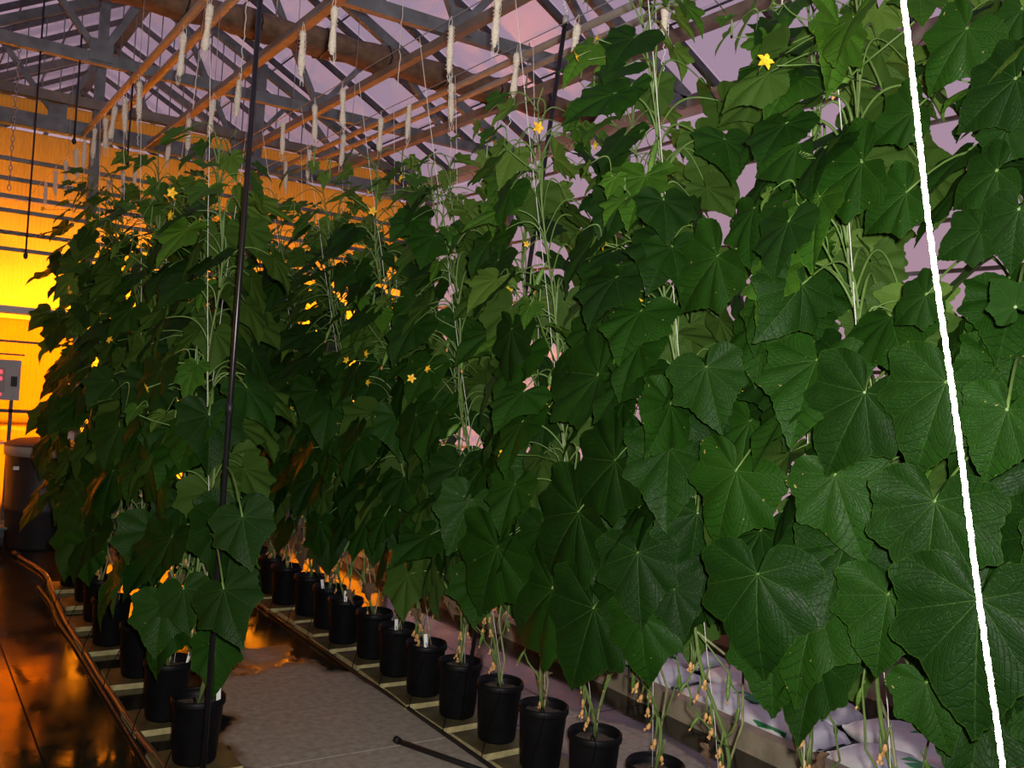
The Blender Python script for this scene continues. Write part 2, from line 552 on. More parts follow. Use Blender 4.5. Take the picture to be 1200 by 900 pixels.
# roof glazing
ce = thing('ceiling', None, None)
tag(ce, kind='structure')
mb = MB()
mb.bar((XR, YB0, ZR), (XR, YB1, ZR), 0.14, 0.12)
mb.build('ridge_beam', 'dark_bar', ce)
BAY = 0.78
nb = int((YB1 - YB0) / BAY)
pane_n = 5
for sgn in (1, -1):
    eave = XR + sgn * (XG - XR)
    p_e = Vector((eave, 0, ZE)); p_r = Vector((XR, 0, ZR))
    barm = MB().bar(p_r, p_e, 0.036, 0.055).mesh('glazing_bar', 'dark_bar')
    for k in range(nb + 1):
        put('glazing_bar', barm, ce, (0, YB0 + k * BAY, 0))
    nrm = Vector((sgn * SL, 0, 1)).normalized()
    for q in range(pane_n):
        a = p_r.lerp(p_e, q / pane_n); b = p_r.lerp(p_e, (q + 1) / pane_n + 0.008)
        a = a + nrm * (0.045 + 0.0); b = b + nrm * 0.050
        pm = MB()
        vs = [a + Vector((0, .012, 0)), a + Vector((0, BAY - .012, 0)), b + Vector((0, BAY - .012, 0)), b + Vector((0, .012, 0))]
        th = nrm * 0.004
        pm.add(vs + [v_ + th for v_ in vs], [(3, 2, 1, 0), (4, 5, 6, 7), (0, 1, 5, 4), (1, 2, 6, 5), (2, 3, 7, 6), (3, 0, 4, 7)])
        pm = pm.mesh('glass_pane', 'roof_glass')
        for k in range(nb):
            put('glass_pane', pm, ce, (0, YB0 + k * BAY, 0))
        # lap joint line
        MB().bar(b + Vector((0, YB0, -.008)), b + Vector((0, YB1, -.008)), 0.012, 0.012).build('glazing_lap', 'dark_bar', ce)
    MB().bar((eave, YB0, ZE - .04), (eave, YB1, ZE - .04), 0.16, 0.10).build('gutter', 'pipe_beige', ce)

# right side wall: knee wall, glass, thin rails
wr = MB().box((XG + .06, 6.5, 0.3), (0.12, 21, 0.6)).build('wall_right', 'kneewall')
tag(wr, kind='structure')
for k in range(11):
    y0 = -2.5 + k * 1.7
    MB().box((XG + .05, y0, (0.6 + ZE - .1) / 2), (0.06, 0.07, ZE - .1 - 0.6)).build('mullion', 'galvanised', wr)
    if k < 10:
        for q in range(2):
            za = 0.6 + q * 1.6; zb = za + 1.6
            MB().box((XG + .06, y0 + 0.85, (za + zb) / 2), (0.006, 1.62, zb - za - 0.02)).build('glass_pane', 'roof_glass', wr)
for q in range(11):
    MB().box((XG + .03, 6.0, 0.75 + q * 0.29), (0.025, 17, 0.022)).build('rail', 'galvanised', wr)

# left side wall and the wall behind the photographer: unseen knee walls with twin-wall sheets, added to hold back ambient sky light
wl = MB().box((XL - .06, 2.6, 0.4), (0.12, 14.2, 0.8)).build('wall_left', 'kneewall')
tag(wl, kind='structure')
wf = MB().box((XR, -4.5, 0.4), (XG - XL, 0.12, 0.8)).build('wall_front', 'kneewall')
tag(wf, kind='structure')
for k in range(8):
    y0 = -4.4 + k * 1.76
    MB().box((XL - .05, y0 + .88, (0.8 + ZE - .1) / 2), (0.012, 1.70, ZE - .1 - .8)).build('sheet_panel', 'twinwall_sheet', wl)
    MB().box((XL - .05, y0, (0.8 + ZE - .1) / 2), (0.06, 0.06, ZE - .1 - .8)).build('post', 'galvanised', wl)
for k in range(4):
    a = XL + (XG - XL) * k / 4; b = XL + (XG - XL) * (k + 1) / 4
    MB().box(((a + b) / 2, -4.5, (0.8 + ZE) / 2), (b - a - .06, 0.012, ZE - 0.8)).build('sheet_panel', 'twinwall_sheet', wf)
    MB().box((a, -4.5, (0.8 + ZE) / 2), (0.06, 0.06, ZE - 0.8)).build('post', 'galvanised', wf)

# back wall partition (twin-wall sheets between posts)
wb = MB().box((2.0, YW + 0.02, 0.16), (XG - XL, 0.10, 0.30)).build('wall_back', 'kneewall')
tag(wb, kind='structure')
posts = [XL, -0.35, 1.5, 3.05, XG]
for x in posts:
    zt = ZR - abs(x - XR) * SL - 0.03
    MB().box((x, YW, (0.3 + zt) / 2), (0.085, 0.085, zt - 0.3)).build('post', 'galvanised', wb)
zl = [0.31, 1.03, 2.05, 3.10, 3.74]
for i in range(len(posts) - 1):
    for j in range(len(zl) - 1):
        a, b = posts[i] + .045, posts[i + 1] - .045
        MB().box(((a + b) / 2, YW + .03, (zl[j] + zl[j + 1]) / 2), (b - a, 0.012, zl[j + 1] - zl[j] - .03)).build('sheet_panel', 'twinwall_sheet', wb)
for z in (1.03, 2.05, 2.62, 2.77, 2.97, 3.10, 3.26, 3.44):
    MB().box((2.0, YW - .03, z), (XG - XL, 0.04, 0.035)).build('girt', 'galvanised', wb)
MB().box((2.0, YW - 0.02, ZE - 0.10), (XG - XL, 0.14, 0.13)).build('eave_beam', 'galvanised', wb)
MB().box((2.0, YW - 0.02, ZE + 0.16), (XG - XL, 0.10, 0.09)).build('upper_beam', 'pipe_metal', wb)
MB().box((2.0, YW + .03, ZE + 0.045), (XG - XL - .1, 0.012, 0.12)).build('sheet_panel', 'twinwall_sheet', wb)
MB().box((0.42, YW - 0.09, ZE + 0.02), (0.42, 0.02, 0.26)).build('gusset_plate', 'galvanised', wb)
# clear gable above
for i in range(len(posts) - 1):
    a, b = posts[i] + .045, posts[i + 1] - .045
    za = ZR - abs(a - XR) * SL - .05; zb = ZR - abs(b - XR) * SL - .05
    z0 = ZE + 0.21
    pts = [(a, z0), (b, z0), (b, max(zb, z0 + .01)), (a, max(za, z0 + .01))]
    if a < XR < b: pts.insert(3, (XR, ZR - .05))
    m = MB(); n = len(pts)
    m.add([(x, YW + .02, z) for x, z in pts] + [(x, YW + .026, z) for x, z in pts],
          [tuple(range(n)), tuple(reversed(range(n, 2 * n)))] + [(k, k + n, (k + 1) % n + n, (k + 1) % n) for k in range(n)])
    m.build('glass_pane', 'roof_glass', wb)
    for k in range(1, 12):     # fine vertical ribs in the gable sheet
        x = a + (b - a) * k / 12
        zt = ZR - abs(x - XR) * SL - .06
        if zt > z0 + .05: MB().box((x, YW + .012, (z0 + zt) / 2), (0.009, 0.009, zt - z0)).build('rib', 'galvanised', wb)

# far end wall of the next compartment
we = MB().box((2.0, YB1 + 0.1, 0.4), (XG - XL, 0.12, 0.8)).build('wall_far', 'kneewall')
tag(we, kind='structure')
for k in range(4):
    a = XL + (XG - XL) * k / 4; b = XL + (XG - XL) * (k + 1) / 4
    MB().box(((a + b) / 2, YB1 + .1, (0.8 + ZE) / 2), (b - a - .06, 0.012, ZE - 0.8)).build('sheet_panel', 'twinwall_sheet', we)
    MB().box((a, YB1 + .1, (0.8 + ZE) / 2), (0.06, 0.06, ZE - 0.8)).build('post', 'galvanised', we)

# trusses
TR = [(0.6, 'grey steel roof truss on the entrance side, farthest from the orange wall'),
      (2.95, 'grey steel roof truss on the entrance side of the rolled curtain'),
      (5.20, 'grey steel roof truss just before the rolled brown curtain'),
      (7.55, 'grey steel roof truss between rolled brown curtain and orange wall'),
      (YW - 0.0, 'grey steel roof truss standing on the orange back wall'),
      (12.1, 'grey steel roof truss just beyond the orange back wall'),
      (14.4, 'grey steel roof truss farthest beyond the orange back wall')]
for y, lab in TR:
    t = thing('roof_truss', lab, 'truss', (0, y, 0), 'roof trusses')
    if abs(y - YW) > .01:
        MB().bar((XL + .05, 0, ZE - .04), (XG - .05, 0, ZE - .04), 0.06, 0.085).build('bottom_chord', 'galvanised', t)
    for s in (1, -1):
        e_ = XR + s * (XG - XR - .06)
        MB().bar((XR, 0, ZR - .10), (e_, 0, ZE + .0), 0.06, 0.085).build('rafter', 'galvanised', t)
        xm = XR + s * (XG - XR) * 0.5
        zm = ZR - (XG - XR) * .5 * SL - .08
        MB().bar((XR + s * 0.85, 0, ZE - .02), (xm, 0, zm), 0.045, 0.045).build('web', 'galvanised', t)
        MB().bar((XR + s * 0.85, 0, ZE - .02), (XR + s * .1, 0, ZR - .15), 0.045, 0.045).build('web', 'galvanised', t)
        MB().bar((XR + s * 2.1, 0, ZE - .02), (xm, 0, zm), 0.045, 0.045).build('web', 'galvanised', t)
        MB().box((XR + s * .85, -.036, ZE + .02), (0.16, 0.012, 0.16)).build('gusset_plate', 'galvanised', t)

# pipes and purlins running the length of the house, hung just under the chords
DH = ZE - .13 - EYE.z


def run(name, xr, m, r, label, cat, square=False, dz=0.0, y0=1.0, y1=YW - .1):
    x = xr * (DH + dz); z = EYE.z + DH + dz
    b = MB()
    if square: b.bar((x, y0, z), (x, y1, z), r * 2, r * 2)
    else: b.tube([(x, y0, z), (x, (y0 + y1) / 2, z), (x, y1, z)], r, 10)
    return tag(b.build(name, m), label, cat)


run('water_pipe', 0.648, 'pipe_beige', 0.026, 'beige water pipe overhead, farther from the brown curtain roll end of its pair', 'pipe')
run('water_pipe', 0.708, 'pipe_beige', 0.028, 'thicker beige water pipe overhead, paired above the hose-side row', 'pipe')
run('roof_purlin', 0.922, 'pipe_metal', 0.028, 'orange-lit steel purlin overhead between hose-side row and water pipes', 'purlin', True)
run('roof_purlin', 1.28, 'pipe_metal', 0.026, 'brown steel purlin overhead above the middle aisle', 'purlin', True)
run('water_pipe', 1.515, 'pipe_beige', 0.024, 'cream plastic pipe overhead with a coupling, upper of its pair', 'pipe')
run('water_pipe', 1.592, 'pipe_beige', 0.022, 'thin cream plastic pipe overhead, lower of its pair', 'pipe')
run('roof_purlin', 1.735, 'pipe_metal', 0.032, 'brown channel purlin overhead just beyond the cream pipes', 'purlin', True)
x = 1.515 * DH
MB().lathe([(0.024, -.04), (0.036, -.04), (0.036, .04), (0.024, .04)], 12).build('coupling', 'pipe_beige', bpy.data.objects['water_pipe.002']).matrix_basis = \
    Matrix.Translation((x, 5.05, EYE.z + DH)) @ Matrix.Rotation(R(90), 4, 'X')

# rolled shade curtain
cx0, cx1, cy, cz = XL + .2, XG - .25, 6.18, ZE + 0.02
ct = thing('rolled_curtain', 'brown rolled shade curtain bundle hung across the roof with black ties', 'curtain', (0, cy, cz))
b = MB()
prof = [(-.17, -.03), (-.10, -.075), (.02, -.09), (.13, -.06), (.17, 0.0), (.12, .06), (0, .085), (-.12, .06)]
ns_ = 46; vs = []; fs = []
for i in range(ns_ + 1):
    x = cx0 + (cx1 - cx0) * i / ns_
    tie = 0.86 if i % 4 == 0 else 1.0
    for (py, pz) in prof:
        vs.append((x, py * tie + rnd.uniform(-.008, .008), pz * tie + rnd.uniform(-.008, .008)))
n = len(prof)
for i in range(ns_):
    for k in range(n):
        fs.append((i * n + k, i * n + (k + 1) % n, (i + 1) * n + (k + 1) % n, (i + 1) * n + k))
fs += [tuple(range(n)), tuple(reversed(range(ns_ * n, ns_ * n + n)))]
b.add(vs, fs, True).build('cloth_bundle', 'curtain_cloth', ct)
for i in range(2, ns_, 4):
    x = cx0 + (cx1 - cx0) * i / ns_
    b = MB()
    b.tube([(x, p[0] * 1.05, p[1] * 1.08) for p in prof + prof[:1]], 0.006, 6)
    b.tube([(x, -.17, -.02), (x - .01, -.19, -.09)], 0.005, 5)
    b.build('tie', 'black_tie', ct)
for x in (cx0 + .6, XR, cx1 - .6):
    MB().tube([(x, 0, .08), (x, 0, .45)], .006, 6).build('hanger', 'wire', ct)

# ------------------------------------------------------------------ next compartment: HPS grow lamps
HPS = (1.0, 0.36, 0.012)


def grow_lamp(p, power, lab, grp=None):
    t = thing('grow_lamp', lab, 'lamp', p, grp)
    MB().lathe([(0.30, -.10), (0.27, -.02), (0.13, .08), (0.06, .11), (0.06, .20), (0.0, .20)], 16, closed_ends=False).build('reflector', 'lamp_metal', t)
    MB().lathe([(0.0, -.11), (0.03, -.10), (0.045, -.04), (0.035, .03), (0.02, .08)], 12, closed_ends=False).build('bulb', 'bulb', t)
    MB().tube([(0, 0, .2), (0, 0, ZE - .07 - p[2])], .006, 6).build('hanging_cable', 'wire', t)
    l = bpy.data.lights.new('grow_lamp_light', 'POINT')
    l.energy = power; l.color = HPS; l.shadow_soft_size = 0.06
    lo = bpy.data.objects.new('grow_lamp_light', l)
    COL.objects.link(lo); lo.parent = t; lo.location = (0, 0, -.16)
    return t


LP = [((1.14, 12.1, 2.42), 500, 'hanging grow lamp glowing behind the orange wall above the control box'),
      ((1.50, 12.1, 1.80), 380, 'low-hung grow lamp behind the orange wall above the barrel'),
      ((-0.3, 14.4, 2.3), 620, 'hanging grow lamp behind the orange wall, by the far side gutter'),
      ((0.3, 12.1, 1.80), 380, 'low-hung grow lamp behind the orange wall beyond the white door frame'),
      ((2.8, 12.1, 2.3), 560, 'hanging grow lamp behind the orange wall beyond the hose-side vines'),
      ((4.1, 12.1, 2.3), 500, 'hanging grow lamp behind the orange wall beyond the second vine row'),
      ((1.95, 14.4, 2.3), 620, 'hanging grow lamp deep behind the orange wall under the ridge')]
for p, e_, lab in LP: grow_lamp(p, e_, lab)

# ------------------------------------------------------------------ trellis wires and twine bobbins
ZWIRE = 3.15
DW = ZWIRE - EYE.z
WX = [0.655 * DW, 0.915 * DW, 1.21 * DW, 1.455 * DW]
WN = ['wire over the outer side of the hose-side row', 'wire over the aisle side of the hose-side row',
      'wire over the aisle side of the second row', 'wire over the far side of the second row']
for x, nme in zip(WX, WN):
    b = MB().tube([(x, 0.6, ZWIRE), (x, 5, ZWIRE - .004), (x, YW - .05, ZWIRE)], 0.0022, 6)
    o = tag(b.build('trellis_wire', 'wire'), 'thin steel trellis ' + nme, 'wire')
    for y in (2.95, 5.2, 7.55):
        MB().tube([(x, y, ZWIRE), (x, y, ZE - .08)], .0018, 5).build('hanger', 'wire', o)

bob_px = [
    [(247, -5), (208, 28), (162, 88), (145, 107), (137, 118), (130, 133), (119, 146), (110, 160), (101, 172), (91, 186), (83, 198), (74, 212)],
    [(395, -2), (349, 25), (277, 85), (253, 110), (225, 133), (204, 150), (165, 182), (152, 195), (140, 208)],
    [(584, -12), (519, 17), (399, 95), (369, 115), (345, 140)],
    [(821, -16), (669, 15), (604, 52), (529, 90), (484, 115), (447, 130), (408, 152), (372, 172), (345, 186)]]


def spool_mesh(seed):
    r2 = random.Random(seed)
    b = MB()
    L_ = 0.185
    prof = []
    for i in range(13):
        f = i / 12
        prof.append((0.0125 + 0.003 * math.sin(f * 9 + seed) + r2.uniform(-.001, .0015) - (0.004 if i in (0, 12) else 0), -0.035 - L_ * f))
    prof = [(0.004, prof[0][1] + .004)] + prof + [(0.004, prof[-1][1] - .004)]
    b.lathe(list(reversed(prof)), 10)
    # raised windings
    pts = []
    for i in range(90):
        f = i / 89; a = f * 2 * math.pi * 11
        rr = 0.0142 + 0.002 * math.sin(f * 8)
        pts.append((rr * math.cos(a), rr * math.sin(a), -0.04 - (L_ - .01) * abs(((f * 2) % 2) - 1 if False else f)))
    b.tube(pts, 0.0016, 4)
    return b.mesh('spool', 'spool_twine')


def hook_mesh(seed):
    r2 = random.Random(seed)
    b = MB()
    pts = [(0.004 * math.cos(a), 0, 0.004 * math.sin(a) - .001) for a in [R(q) for q in range(-60, 220, 35)]]
    pts += [(-0.012, 0, -.02), (-0.014, .004, -.05), (-.012, .01, -.10), (0.0, .016, -.18), (0.012, .012, -.235), (0.004, 0, -.26), (-.006, -.006, -.235)]
    b.tube(pts, 0.0011, 5)
    b.tube([(0, 0, 0), (.004, 0, -.018), (0, 0, -.04)], .0011, 5)
    for k in range(3):
        a = r2.uniform(0, 6.28)
        b.tube([(.006 * math.cos(a), .006 * math.sin(a), -.21), (.012 * math.cos(a), .012 * math.sin(a), -.235), (.014 * math.cos(a + .4), .014 * math.sin(a + .4), -.265)], .0009, 4)
    return b.mesh('hook', 'twine')


def tail_mesh(seed, ln):
    r2 = random.Random(seed)
    b = MB(); pts = []
    for i in range(16):
        f = i / 15
        pts.append((0.004 + r2.uniform(-.006, .006) * (0.4 + f), r2.uniform(-.006, .006), -.20 - ln * f))
    b.tube(pts, 0.0016, 5)
    return b.mesh('loose_twine', 'twine')


SP = [spool_mesh(i) for i in range(4)]
HK = [hook_mesh(i) for i in range(4)]
TL = [tail_mesh(i, l) for i, l in enumerate((0.16, 0.30, 0.42, 0.12))]
BL = ['cream twine bobbin, {} from the orange wall on the wire outside the hose-side row', 'cream twine bobbin, {} from the orange wall on the hose-side row\'s aisle wire',
      'cream twine bobbin, {} from the orange wall on the second row\'s aisle wire', 'cream twine bobbin, {} from the orange wall on the second row\'s far wire']
tails = {(3, 3): 2, (3, 2): 0, (2, 1): 3, (3, 4): 1, (3, 0): 0, (1, 3): 1, (0, 2): 0, (0, 3): 2, (2, 3): 0}
for wi, pl in enumerate(bob_px):
    for k, (px, py) in enumerate(pl):
        p = atZ(px, py, ZWIRE); p.x = WX[wi]
        t = thing('twine_bobbin', BL[wi].format(ORD[len(pl) - k]), 'bobbin', p, 'bobbins on ' + WN[wi], rnd.uniform(-1, 1))
        t.rotation_euler = (rnd.uniform(-.07, .07), rnd.uniform(-.10, .10), rnd.uniform(-3, 3))
        s = (wi + k) % 4
        put('spool', SP[s], t); put('hook', HK[(wi * 2 + k) % 4], t)
        if (wi, k) in tails: put('loose_twine', TL[tails[(wi, k)]], t)

# long loose strings hanging free from the wires
for (xa, ya, xb, yb, wi, lab) in [(240, 10, 226, 128, 1, 'long loose white string hanging beside the tall black pole top'),
                                  (472, -5, 466, 108, 3, 'kinked loose white string hanging above the rolled curtain end'),
                                  (290, -5, 281, 95, 1, 'loose white string hanging close beside the tall black pole'),
                                  (660, -5, 664, 18, 3, 'short white string tied to the top of the leaning black pole'),
                                  (917, -10, 916, 50, 3, 'twisted white string hanging among the tallest vine tops')]:
    X_ = WX[wi] if wi != 3 or xa < 650 else 2.2
    a = atX(xa, ya, X_); c = atX(xb, yb, X_)
    pts = []
    for i in range(22):
        f = i / 21
        q = a.lerp(c, f)
        pts.append(q + Vector((rnd.uniform(-.004, .004), rnd.uniform(-.008, .008), 0)))
    top = Vector((a.x, a.y, max(ZWIRE, a.z)))
    tag(MB().tube([top] + pts, 0.0024, 6).build('loose_string', 'twine'), lab, 'string')

# ------------------------------------------------------------------ leaf meshes
HALF_M = [(0.03, -0.02), (0.06, -0.16), (0.10, -0.30), (0.20, -0.43), (0.36, -0.50), (0.54, -0.50), (0.72, -0.44), (0.88, -0.32), (1.02, -0.16),
          (0.95, 0.02), (0.91, 0.20), (0.93, 0.42), (1.01, 0.66), (0.82, 0.76), (0.62, 0.88), (0.49, 1.06), (0.38, 1.24), (0.24, 1.42), (0.10, 1.58), (0.0, 1.74)]
HALF_Y = [(0.03, -0.02), (0.06, -0.14), (0.12, -0.28), (0.24, -0.40), (0.42, -0.44), (0.60, -0.40), (0.80, -0.30), (1.00, -0.22), (0.88, -0.04),
          (0.74, 0.10), (0.80, 0.28), (0.90, 0.46), (0.96, 0.66), (0.74, 0.72), (0.50, 0.80), (0.42, 1.00), (0.36, 1.20), (0.24, 1.44), (0.10, 1.66), (0.0, 1.86)]
VEINS = [-150, -112, -70, -35, 0, 35, 70, 112, 150]   # degrees away from the tip direction


def leaf_mesh(seed, half, droop, fold, ripple, matname, rings=7, teeth=0.018):
    r2 = random.Random(seed)
    asym = 1 + r2.uniform(-.08, .08)
    # densify outline (two points between the control points, teeth on the margin)
    def dens(h, sgn):
        out = []
        for i in range(len(h) - 1):
            a, b = h[i], h[i + 1]
            for k in range(2):
                f = k / 2
                j = teeth * (1 if k == 1 else -0.4) + r2.uniform(-.012, .012)
                x = a[0] + (b[0] - a[0]) * f; y = a[1] + (b[1] - a[1]) * f
                rr = math.hypot(x, y)
                if i > 1: x *= 1 + j / max(rr, .3); y *= 1 + j / max(rr, .3)
                out.append((x * sgn * (asym if sgn > 0 else 1 / asym), y))
        return out
    right = dens(half, 1); left = dens(half, -1)
    outl = right + [(r2.uniform(-.05, .05), half[-1][1])] + list(reversed(left))
    tilt = r2.uniform(-.15, .15)
    ph = [r2.uniform(0, 6.28) for _ in range(4)]

    def ucoord(x, y):
        a = math.degrees(math.atan2(x, y))
        for k in range(len(VEINS) - 1):
            if VEINS[k] <= a <= VEINS[k + 1]:
                return k + (a - VEINS[k]) / (VEINS[k + 1] - VEINS[k])
        return 0.5 if a < 0 else len(VEINS) - 1.5 + 1.0

    def z_of(x, y, t):
        r = math.hypot(x, y); a = math.atan2(x, y)
        z = -droop * (max(y, 0) ** 2) * 0.35 - droop * 0.30 * (x * x)
        z += fold * abs(x) * 0.5
        u = ucoord(x, y); fu = abs(u - round(u))
        z += 0.085 * r * math.sin(math.pi * fu) * (1 - .3 * t) - 0.02
        z += ripple * t * t * (math.sin(a * 5 + ph[0]) * .6 + math.sin(a * 9 + ph[1]) * .4)
        z += tilt * x * .3
        if y < 0: z += 0.25 * y * y
        return z
    n = len(outl)
    vs = [(0, 0, -0.02)]
    uv = [(4.0, 0.0)]
    for j in range(1, rings + 1):
        t = (j / rings) ** 0.85
        for (x, y) in outl:
            X, Y = x * t, y * t
            vs.append((X, Y, z_of(X, Y, t)))
            uv.append((ucoord(x, y), t))
    fs = []
    for k in range(n - 1):
        fs.append((0, 1 + k + 1, 1 + k))
    for j in range(rings - 1):
        for k in range(n - 1):
            a = 1 + j * n + k; b_ = a + n
            fs.append((a, a + 1, b_ + 1, b_))
    me = bpy.data.meshes.new('leaf')
    me.from_pydata(vs, [], fs)
    ul = me.uv_layers.new(name='uv')
    for p in me.polygons:
        p.use_smooth = True
        cu = [uv[me.loops[li].vertex_index][0] for li in p.loop_indices if me.loops[li].vertex_index != 0]
        for li in p.loop_indices:
            vi = me.loops[li].vertex_index
            q = uv[vi] if vi else (sum(cu) / len(cu), 0)
            ul.data[li].uv = q
    # make faces look towards +Z
    me.update()
    if sum(p.normal.z for p in me.polygons) < 0:
        me.flip_normals()
    me.materials.append(MATS[matname])
    me.update()
    return me


LM = [leaf_mesh(i, HALF_M, d, f, r_, 'leaf_mature') for i, (d, f, r_) in enumerate(
    [(.20, -.10, .05), (.30, .12, .06), (.12, -.18, .04), (.38, -.05, .07), (.25, .22, .05), (.45, -.22, .06), (.16, .05, .08)])]
LY = [leaf_mesh(20 + i, HALF_Y, d, f, r_, 'leaf_young', 5, .03) for i, (d, f, r_) in enumerate(
    [(.25, .30, .06), (.5, -.15, .06), (.35, .45, .09), (.15, .15, .07)])]

LD = [leaf_mesh(40 + i, HALF_Y, 1.2, f, .22, 'dry_leaf', 5, .05) for i, f in enumerate((1.4, -1.5))]

# shared petiole: unit length along +Z, slightly bowed, radius for a scale of 1 in x,y
PT = []
for bow in (0.06, 0.13):
    b = MB()
    b.tube([(math.sin(math.pi * f) * bow, 0, f) for f in [q / 13 for q in range(14)]], [0.0045 - .0014 * q / 13 for q in range(14)], 6)
    PT.append((bow, b.mesh('petiole', 'petiole_green')))


def flower_mesh():
    b = MB()
    b.cur = 0
    n = 5
    for k in range(n):
        a = 2 * math.pi * k / n
        ca, sa = math.cos(a), math.sin(a)
        def P(r_, t_, z): return (r_ * ca - t_ * sa, r_ * sa + t_ * ca, z)
        vs = [P(.003, -.003, 0), P(.003, .003, 0), P(.010, .0075, .006), P(.010, -.0075, .006), P(.017, .006, .007), P(.017, -.006, .007), P(.026, 0, .003), P(.010, 0, .004), P(.017, 0, .005)]
        b.add(vs, [(0, 1, 7), (1, 2, 7), (0, 7, 3), (7, 2, 4, 8), (3, 7, 8, 5), (8, 4, 6), (5, 8, 6)], True)
    b.lathe([(.0, -.002), (.004, -.001), (.0045, .006), (.0, .009)], 8, closed_ends=False)
    b.cur = 1
    b.tube([(0, 0, 0), (0, 0, -.012), (.002, 0, -.03), (.008, 0, -.055)], [.004, .0035, .002, .0018], 6)
    return b.mesh('flower', ['flower_yellow', 'petiole_green'])


def dry_flower_mesh(seed):
    r2 = random.Random(seed)
    b = MB(); b.cur = 0
    vs = []
    b.lathe([(.0, -.020), (.0045, -.018), (.0065, -.012), (.005, -.006), (.003, 0), (.002, .002)], 7, closed_ends=False)
    for k in range(3):
        a = r2.uniform(0, 6.28)
        c_, s_ = math.cos(a), math.sin(a)
        b.add([(0, 0, -.012), (.008 * c_ - .003 * s_, .008 * s_ + .003 * c_, -.022), (.009 * c_ + .003 * s_, .009 * s_ - .003 * c_, -.024), (.003 * c_, .003 * s_, -.03)], [(0, 1, 3), (0, 3, 2)])
    b.cur = 1
    b.tube([(0, 0, 0), (.003, 0, .03), (.012, 0, .055)], [.003, .0035, .0015], 6)
    return b.mesh('withered_flower', ['flower_dry', 'stem_green'])


def fruit_mesh(L_, curve):
    b = MB()
    pts = []; rs = []
    for i in range(11):
        f = i / 10
        pts.append((curve * math.sin(f * 2.2) * L_, 0, -L_ * f)); rs.append(max(.0015, .011 * math.sin(math.pi * (0.06 + .9 * f)) ** .5))
    b.cur = 0; b.tube(pts, rs, 9)
    b.cur = 1; b.tube([pts[-1], Vector(pts[-1]) + Vector((.003, 0, -.012)), Vector(pts[-1]) + Vector((.001, .004, -.02))], [.004, .006, .002], 6)
    b.cur = 0; b.tube([(0, 0, 0), (-.004, 0, .02), (-.012, 0, .04)], .0022, 6)
    return b.mesh('young_cucumber', ['fruit_green', 'flower_dry'])


def tendril_mesh(seed):
    r2 = random.Random(seed)
    b = MB(); pts = []
    L_ = r2.uniform(.14, .22); turns = r2.uniform(1.5, 3.5)
    for i in range(26):
        f = i / 25
        if f < .6: pts.append((L_ * f, .02 * math.sin(f * 4), .05 * math.sin(f * 3)))
        else:
            g = (f - .6) / .4; a = g * turns * 6.28; rr = .014 * (1 - .5 * g)
            pts.append((L_ * .6 + .02 * g + rr * math.sin(a), .013 + rr * (1 - math.cos(a)), .05 * math.sin(1.8) + .01 * g))
    b.tube(pts, [.0016 - .0009 * i / 25 for i in range(26)], 5)
    return b.mesh('tendril', 'petiole_green')


FLW = flower_mesh()
DRY = [dry_flower_mesh(i) for i in range(3)]
FRU = [fruit_mesh(.09, .12), fruit_mesh(.06, .2), fruit_mesh(.13, .05)]
TEN = [tendril_mesh(i) for i in range(4)]


def basis(p, ty, nz, s):
    """matrix with local +Y along ty, +Z close to nz"""
    y = ty.normalized()
    x = y.cross(nz)
    if x.length < 1e-4: x = y.cross(Vector((1, .2, 0)))
    x.normalize(); z = x.cross(y)
    return Matrix.Translation(p) @ Matrix((x, y, z)).transposed().to_4x4() @ Matrix.Scale(s, 4)


def add_leaf(root, node, junction, tipdir, nrm, s, young=False, r2=rnd, up=True):
    """node: where the petiole leaves the stem; all in world space"""
    me = r2.choice(LY if young else LM)
    Mw = basis(junction, tipdir, nrm, s)
    base = Vector(root.location)
    o = put('leaf', me, root, M=Matrix.Translation(-base) @ Mw)
    v = junction - node
    ln = v.length
    if ln > .01:
        bow, pm = r2.choice(PT)
        z = v.normalized()
        x = Vector((0, 0, 1)) - z * z.z
        if x.length < 1e-3: x = Vector((1, 0, 0))
        x.normalize(); y = z.cross(x)
        k = 0.75 if young else 1.0
        Mp = Matrix.Translation(node) @ Matrix((x * 1.0, y * 1.0, z)).transposed().to_4x4() @ Matrix.Diagonal((ln, ln, ln, 1))
        # keep radius constant: mesh built for 1 m length, so scale x,y separately
        Mp = Matrix.Translation(node) @ Matrix((x, y, z)).transposed().to_4x4() @ Matrix.Diagonal((k, k, ln, 1))
        c = bpy.data.objects.new('petiole', pm)
        COL.objects.link(c); c.parent = o
        c.matrix_basis = Mw.inverted() @ Mp
    return o


def rdir(a, el=0.0):
    return Vector((math.cos(a) * math.cos(el), math.sin(a) * math.cos(el), math.sin(el)))


HEROES = {}   # filled below: plant index -> list


